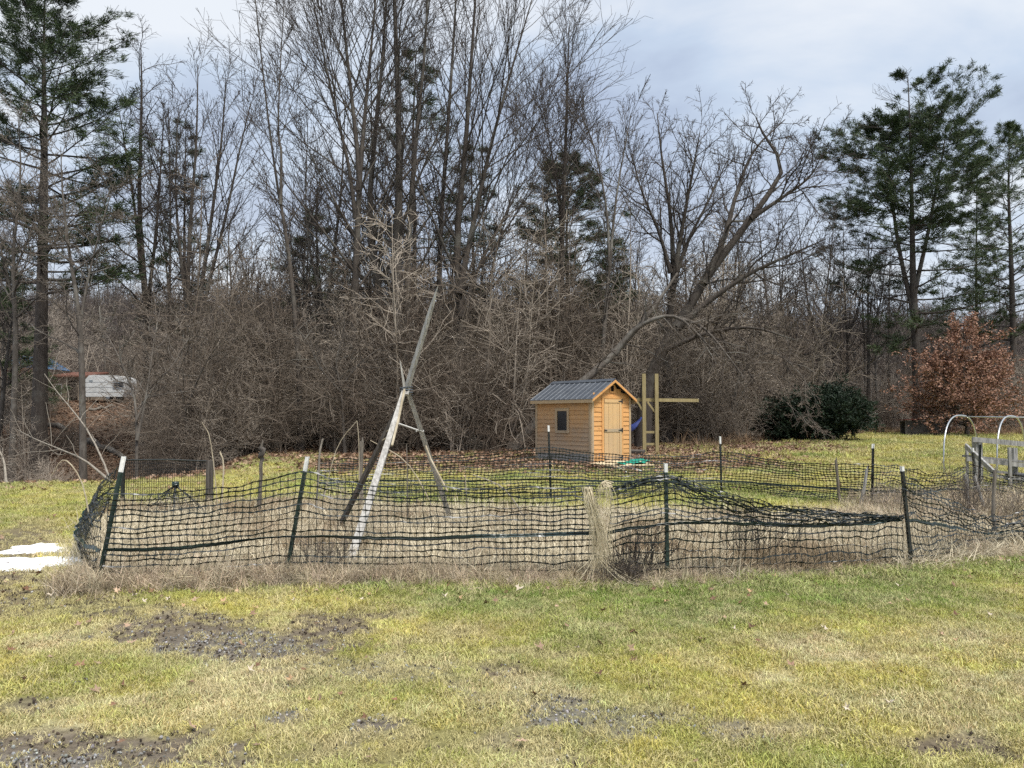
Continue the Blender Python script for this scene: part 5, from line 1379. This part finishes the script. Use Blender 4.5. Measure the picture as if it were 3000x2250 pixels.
# ------------------------------------------------------------------ wire panel and slumped green net behind the left of the garden
def wire_panel():
    d = 15.3; b = on_ground(495, d); bb = np.array(b)
    r = empty('wire_panel', b, label='upright black wire mesh panel with a dark wooden post at its right', cat='panel')
    x0, x1 = np.array(P(366, 1346, d))[0] - bb[0], np.array(P(606, 1346, d))[0] - bb[0]
    zt = np.array(P(500, 1348, d))[2] - bb[2]
    MB().box(x1 - .0, x1 + .12, -.05, .05, -.2, zt - .01).build('post', M['dark_and_shaded_wood'], r)
    MB().box(x0 - .06, x0, -.03, .03, -.2, zt + .02).build('post', M['post_black'], r)
    m = MB().tube([(x0, 0, zt), (0, 0, zt + .01), (x1, 0, zt - .02)], .016, 5); m.build('top_rail', M['post_black'], r)
    m = MB()
    for i in range(37):
        x = x0 + (x1 - x0) * i / 36; m.box(x - .0032, x + .0032, -.003, .003, .0, zt - .01 - .02 * i / 36)
    for j in range(7):
        z = .06 + j * (zt - .12) / 6; m.box(x0, x1, -.006, -.0035, z - .003, z + .003)
    for j in range(8):
        z = zt - .25 + j * .03; m.box(x0, x1, .0035, .0055, z - .0022, z + .0022)
    m.build('wire_mesh', M['black_metal'], r)
wire_panel()
def slumped_net():
    rg = np.random.default_rng(51); d = 13.2; b = np.array(on_ground(515, d))
    r = empty('slumped_net', b, label='loose dark green netting slumped over a stake in the left garden corner', cat='netting')
    top = np.array(P(514, 1420, d)) - b
    ls = []
    ribs = 13
    for k in range(ribs):
        a = k / (ribs - 1) * 2 * math.pi
        f = np.array([.62 * math.cos(a), .35 * math.sin(a), .03]); mid = top * .55 + f * .5 + rg.normal(0, .03, 3)
        ls.append(([top + rg.normal(0, .012, 3), mid, f], .0065, .0055))
    Ps, Rs = stem_arrays(ls, 10)
    rings = np.stack([smooth_path([Ps[k, j] + rg.normal(0, .012, 3) for k in range(ribs)], 30) for j in range(1, 10)])
    link('netting', tubes_mesh('netting', [(Ps, Rs, 4), (rings, np.full(rings.shape[:2], .005), 4)], M['net']), r)
    MB().tube([(0, 0, -.05), (.01, 0, .4), tuple(top + np.array([.0, 0, .05]))], [.022, .02, .016], 6).build('stake', M['weathered'], r)
    MB().tube([top + np.array([.05 * math.cos(a), .05 * math.sin(a), -.02 + .004 * a]) for a in np.linspace(0, 16, 30)], .014, 5).build('knot', M['net_band'], r)
slumped_net()

# ------------------------------------------------------------------ hoop frame and grey wooden stand on the right
def hoop_frame():
    a0 = np.array(on_ground(2760, 21.0)); c0 = np.array(on_ground(2860, 24.0)); c0[2] = a0[2]
    hv = c0 - a0; W_ = np.linalg.norm(hv[:2]); u = hv / W_; rd = np.array([u[1], -u[0], 0])
    apex_z = 1.83 - a0[2]
    r = empty('hoop_frame', tuple(a0), label='bare galvanised hoop house frame of bent pipes on the right lawn', cat='hoop frame')
    tops = []
    for k in range(3):
        o_ = rd * 1.25 * k
        pts = []
        for t in np.linspace(0, 1, 33):
            a = math.pi * t; x = W_ * (.5 - .5 * math.copysign(abs(math.cos(a)) ** .75, math.cos(a))); z = apex_z * (math.sin(a) ** .62 if 0 < t < 1 else 0)
            pts.append(o_ + u * x + np.array([0, 0, z - .02 * k]))
        pts[0] = pts[0] + np.array([0, 0, -.2]); pts[-1] = pts[-1] + np.array([0, 0, -.2])
        MB().tube(pts, .021, 7).build('hoop', M['steel'], r, True)
        tops.append(o_ + u * W_ / 2 + np.array([0, 0, apex_z - .02 * k - .035]))
    MB().tube([tops[0] - rd * .02, tops[1], tops[2] + rd * .5], .017, 7).build('ridge_pipe', M['steel'], r, True)
hoop_frame()
def stand():
    d = 18.0; b = on_ground(2900, d); bb = np.array(b)
    r = empty('wooden_stand', b, label='weathered grey open stand of posts and rails at the right edge', cat='stand')
    def q(px, py, dd=0): return np.array(P(px, py, d + dd)) - bb
    def post(px, py, dd, w, py0=1440, m_='weathered'):
        t = q(px, py, dd); x, y = t[0], t[1]; MB().box(x - w / 2, x + w / 2, y - w / 2, y + w / 2, terr(x + bb[0], y + bb[1]) - bb[2] - .1, t[2]).build('post', M[m_], r)
    def rail(a, c, w, h): MB().beam(a, c, w, h).build('rail', M['weathered'], r)
    post(2862, 1284, 1.2, .17); post(2832, 1302, 0, .05); post(2972, 1312, .4, .09); post(2957, 1311, -.3, .06)
    post(3060, 1300, 1.2, .14); post(3055, 1320, -.2, .09)
    rail(q(2849, 1287, 1.08), q(3075, 1308, 1.08), .05, .125); rail(q(2833, 1336, -.05), q(2992, 1352, .3), .30, .05); rail(q(2833, 1344, -.21), q(3075, 1372, -.1), .04, .10)
    rail(q(2829, 1306, -.1), q(2912, 1384, -1.6), .045, .11); rail(q(2920, 1382, .8), q(3075, 1396, .8), .05, .06); rail(q(2900, 1392, -.2), q(3075, 1412, -.2), .05, .07)
    MB().box(q(2985, 1400)[0], q(3040, 1400)[0], -.1, .5, q(2985, 1412)[2], q(2985, 1392)[2]).build('dark_bin', M['black_metal'], r)
stand()
def timber_bin():
    d = 47.5; b = on_ground(2715, d); bb = np.array(b)
    r = empty('timber_bin', b, label='low dark timber bin with a rusty red lid below the brown oak', cat='bin')
    for k in range(4):
        MB().box(-1.35, .12, -.03 - .004 * (k % 2), .03, -.05 + k * .24, .18 + k * .24).build('plank', M['dark_and_shaded_wood'], r)
        MB().box(.16, 1.25, -.03 - .004 * (k % 2), .03, -.05 + k * .22, .16 + k * .22).build('plank', M['dark_and_shaded_wood'], r)
    for x in (-1.35, .14, 1.25): MB().box(x - .06, x + .06, -.09, -.035, -.1, 1.05).build('post', M['dark_and_shaded_wood'], r)
    MB().hexa([(-1.5, -.25, .98), (.3, -.25, 1.06), (.3, .8, 1.0), (-1.5, .8, .95), (-1.5, -.25, 1.01), (.3, -.25, 1.09), (.3, .8, 1.03), (-1.5, .8, .98)]).build('lid', M['red_metal'], r)
    for x0, x1 in ((-1.35, 1.25),): MB().box(x0, x1, .6, .66, -.05, .9).build('back_panel', M['dark_and_shaded_wood'], r)
timber_bin()

# ------------------------------------------------------------------ camper and buildings on the far bank
def camper():
    d = 59.0; a = P(268, 1174, d); c = P(384, 1172, d); b = np.array([(a.x + c.x) / 2, d, a.z]); W_ = c.x - a.x; H_ = 1.92
    r = empty('camper_trailer', (b[0], b[1], b[2]), label='small white camper trailer parked on the far bank among the trees', cat='camper')
    prof = [(-W_ / 2 + .12, .28), (-W_ / 2, .75), (-W_ / 2 + .03, H_ - .35), (-W_ / 2 + .3, H_ - .03), (-W_ / 2 + .7, H_ + .02), (W_ / 2 - .6, H_ - .05), (W_ / 2 - .12, H_ - .22), (W_ / 2, H_ - .55), (W_ / 2 - .02, .8), (W_ / 2 - .16, .28)]
    V = [(x, -1.0, z) for x, z in prof] + [(x, 1.0, z) for x, z in prof]; n = len(prof)
    F = [np.array([[i, (i + 1) % n, n + (i + 1) % n, n + i] for i in range(n)])]
    T = np.array([(0, i, i + 1) for i in range(1, n - 1)] + [(n, n + i + 1, n + i) for i in range(1, n - 1)])
    body = link('body', new_mesh('body', np.array(V), F + [T], M['camper']), r)
    for z in (.62, 1.0, 1.38): MB().box(-W_ / 2 + .06, W_ / 2 - .06, -1.012, -1.002, z, z + .016).build('panel_seam', M['camper_stripe'], body)
    w = MB().box(W_ / 2 - .82, W_ / 2 - .12, -1.03, -1.005, .95, 1.35).build('window', M['glass'], body)
    for (x0, x1, z0, z1) in ((-.88, -.82, .9, 1.4), (-.12, -.06, .9, 1.4), (-.82, -.12, .9, .95), (-.82, -.12, 1.35, 1.4)): MB().box(W_ / 2 + x0, W_ / 2 + x1, -1.045, -1.006, z0, z1).build('frame', M['steel'], w)
    MB().box(-W_ / 2 + .35, -W_ / 2 + .6, -1.03, -1.005, 1.4, 1.55).build('vent', M['camper_stripe'], body)
    for y in (-.85, .85):
        wl = MB().tube([(.25, y - .09, .27), (.25, y + .09, .27)], .30, 16).build('wheel', M['rubber'], r)
        MB().tube([(.25, y - .10, .27), (.25, y - .091, .27)], .15, 12).build('hub', M['steel'], wl)
    MB().beam((-W_ / 2 + .2, 0, .33), (-W_ / 2 - .7, 0, .28), .1, .08).build('tow_bar', M['black_metal'], r)
camper()
def houses():
    d = 62.0; c = P(45, 1170, d); b = (c.x, d, terr(c.x, d) - .1)
    r = empty('blue_roofed_cabin', b, label='cabin with a blue gable and rusty porch roof at the left edge', cat='cabin')
    def z_(py): return 1.75 + (1225 - py) / FPX * d - b[2]
    MB().box(-2.2, 2.2, .5, 4, 0, z_(1080)).build('wall', M['brown_wall'], r)
    zb = z_(1078); zt = z_(1040)
    MB().add([(-2.4, .2, zb), (2.0, .2, zb), (.3, .2, zt), (-2.4, 4.2, zb), (2.0, 4.2, zb), (.3, 4.2, zt)], [(1, 4, 5, 2), (0, 2, 5, 3), (0, 3, 4, 1)], [(0, 1, 2), (3, 5, 4)]).build('roof', M['blue_roof'], r)
    MB().hexa([(-2.4, -1.8, z_(1112)), (1.5, -1.8, z_(1112)), (1.5, .18, z_(1084)), (-2.4, .18, z_(1084)), (-2.4, -1.8, z_(1109)), (1.5, -1.8, z_(1109)), (1.5, .18, z_(1077)), (-2.4, .18, z_(1077))]).build('porch_roof', M['rust_roof'], r)
    for x in (-2.2, -.3, 1.35): MB().box(x - .07, x + .07, -1.7, -1.56, -.2, z_(1113)).build('porch_post', M['weathered'], r)
    MB().box(-1.2, -.4, .46, .49, .1, 2.0).build('door', M['void'], r)
    wd = MB().box(.2, 1.2, .46, .49, .9, 1.9).build('window', M['glass'], r)
    MB().box(.68, .72, .44, .455, .9, 1.9).build('sash_bar', M['weathered'], wd)
    c = P(180, 1165, d); b2 = (c.x, d + 1, terr(c.x, d + 1) - .1)
    r = empty('tan_outbuilding', b2, label='tan walled outbuilding between the blue cabin and the camper', cat='building')
    h = 1.75 + (1225 - 1103) / FPX * d - b2[2]
    MB().box(-1.35, 1.4, 0, 3, 0, h).build('wall', M['tan_wall'], r)
    MB().hexa([(-1.6, -.3, h), (1.65, -.3, h), (1.65, 3.3, h + .5), (-1.6, 3.3, h + .5), (-1.6, -.3, h + .12), (1.65, -.3, h + .12), (1.65, 3.3, h + .62), (-1.6, 3.3, h + .62)]).build('roof', M['rust_roof'], r)
    MB().box(-.1, .75, -.03, -.005, .0, 1.75).build('door', M['void'], r)
    w = MB().box(-1.1, -.55, -.03, -.005, .6, 1.5).build('window', M['white_paint'], r)
    MB().box(-1.02, -.63, -.05, -.032, .68, 1.42).build('pane', M['glass'], w)
houses()
# fallen logs and pale branches in the gully
def log(a, b_, r0, mat, label, cat='log', nm='fallen_log', lift=.1):
    A_ = np.array(a); B_ = np.array(b_); n = 8; rg = np.random.default_rng(int(abs(A_[0] * 100)))
    p = A_ + (B_ - A_) * np.linspace(0, 1, n)[:, None]; p += rg.normal(0, r0 * .4, p.shape)
    m = MB().tube(p - A_, np.linspace(r0, r0 * .6, n), 8)
    tag(m.build(nm, M[mat], None, True, loc=tuple(A_)), label, cat)
def gl(px, py, lift=.1):
    g = G(px, py); g.z += lift; return g
log(gl(30, 1222), gl(195, 1262), .22, 'bark_grey', 'long mossy log lying on the bank below the blue cabin')
log(gl(255, 1298), gl(362, 1345), .2, 'bark_grey', 'fallen log half way down the bank below the camper')
log(gl(262, 1205), gl(330, 1192), .13, 'stake_grey', 'thin dead log on the bank just under the camper')
def branch(pts, d, r0, label, seed):
    rg = np.random.default_rng(seed); W_ = [np.array(P(x, y, d + dd)) for x, y, dd in pts]; W_[0] = np.array(on_ground(pts[0][0], d, -.03)); b = W_[0]
    Ps, Rs = stem_arrays([([w - b for w in W_], r0, r0 * .3)], 10)
    B1, R1 = grow(Ps, Rs, rg, 9, t0=.3, t1=1, ang=45, sd=15, ratio=.22, rr=.6, n=5, up=.02, wob=.2, tip=.005)
    o = link('fallen_branch', tubes_mesh('fallen_branch', [(Ps, Rs, 6), (B1, R1, 4)], M['pale_wood']), None, tuple(b)); tag(o, label, 'branch')
branch([(338, 1408, 0), (250, 1350, .5), (180, 1318, 1), (100, 1285, 1.5), (50, 1258, 2)], 19.0, .035, 'long pale fallen branch rising left from the corner post', 61)
branch([(330, 1400, 0), (310, 1370, .2), (262, 1270, .6), (215, 1205, 1.2), (165, 1145, 1.8), (130, 1095, 2.2)], 20.0, .035, 'pale dead sapling arching up left in front of the bank', 62)
branch([(26, 1420, 0), (8, 1340, .3), (-30, 1290, .6)], 19.0, .04, 'short pale branch at the left edge above the lawn', 63)

# ------------------------------------------------------------------ snow and loose leaves
def snow():
    for cx, cy, rx, ry, seed, lb in ((85, 1650, .70, .34, 1, 'front patch of melting snow on the left lawn'), (100, 1612, .42, .36, 2, 'rear patch of melting snow on the left lawn')):
        g = G(cx, cy); rg = np.random.default_rng(seed); nr, na = 7, 40; V = [(0, 0, .06)]
        for i in range(1, nr + 1):
            for a in range(na):
                th = a / na * 2 * math.pi
                k_ = 1 + 1.1 * (float(fbm(np.array([math.cos(th) * 1.9 + seed * 5]), np.array([math.sin(th) * 1.9]), 1, seed, 4)[0]) - .5) * 2
                q_ = i / nr; x = rx * k_ * q_ * math.cos(th); y = ry * k_ * q_ * math.sin(th)
                z = .06 * (1 - q_ ** 1.6) + .016 * (float(fbm(np.array([x * 6]), np.array([y * 6]), 1, seed + 4, 2)[0]) - .5) * (1 - q_)
                V.append((x, y, (z if i < nr else -.03) + terr(g.x + x, g.y + y) - g.z))
        T = [(0, 1 + a, 1 + (a + 1) % na) for a in range(na)]
        Q = [(1 + (i - 1) * na + a, 1 + i * na + a, 1 + i * na + (a + 1) % na, 1 + (i - 1) * na + (a + 1) % na) for i in range(1, nr) for a in range(na)]
        o = link('snow_patch', new_mesh('snow_patch', np.array(V), [np.array(T), np.array(Q)], M['snow'], True), None, tuple(g))
        tag(o, lb, 'snow', kind='stuff')
snow()
def loose_leaves():
    rg = np.random.default_rng(71)
    mats = [simple('dry_leaf_pale', (.46, .38, .28), (.62, .54, .43), 20, .7, .3), simple('dry_leaf_tan', (.36, .23, .12), (.50, .34, .20), 20, .7, .3), simple('dry_leaf_dark', (.10, .06, .04), (.18, .11, .07), 20, .7, .3)]
    ms = [leaf_mesh('dry_leaf', mats[k], rg, 4, 1.3) for k in (0, 0, 1, 1, 2)]
    spots = [(338, 1768), (495, 1768), (540, 1790), (395, 1758), (655, 1775), (748, 1795), (860, 1772), (1005, 1745), (1060, 1770), (1080, 1755), (1235, 1755), (1300, 1760), (1345, 1765), (1425, 1725), (1565, 1705), (1490, 1715), (1590, 1690), (1520, 1735),
             (150, 1755), (185, 1790), (1085, 1890), (970, 1918), (850, 2010), (730, 1980), (2345, 1855), (2415, 1857), (1955, 1775), (2150, 1860), (2480, 2095), (2610, 2080), (2900, 1815), (2200, 1745), (2270, 1700), (2605, 1655), (2710, 1660), (2740, 1655), (2950, 1655), (2800, 1890),
             (905, 2070), (1690, 1915), (2305, 1755), (2640, 1730), (420, 1775), (600, 1800)]
    for k, (px, py) in enumerate(spots):
        g = G(px, py); big = rg.uniform(.06, .12) if py < 1800 else rg.uniform(.05, .09)
        kk = int(rg.integers(0, 4)) if k not in (20, 24) else 4
        o = link('fallen_leaf', ms[kk], None, (g.x, g.y, g.z + .045), (rg.normal(0, .3), rg.normal(0, .3), rg.uniform(0, 6.28)), (big, big, big))
        tag(o, 'single dry fallen leaf lying on the front lawn', 'leaf', 'loose dry leaves on the front lawn')
loose_leaves()
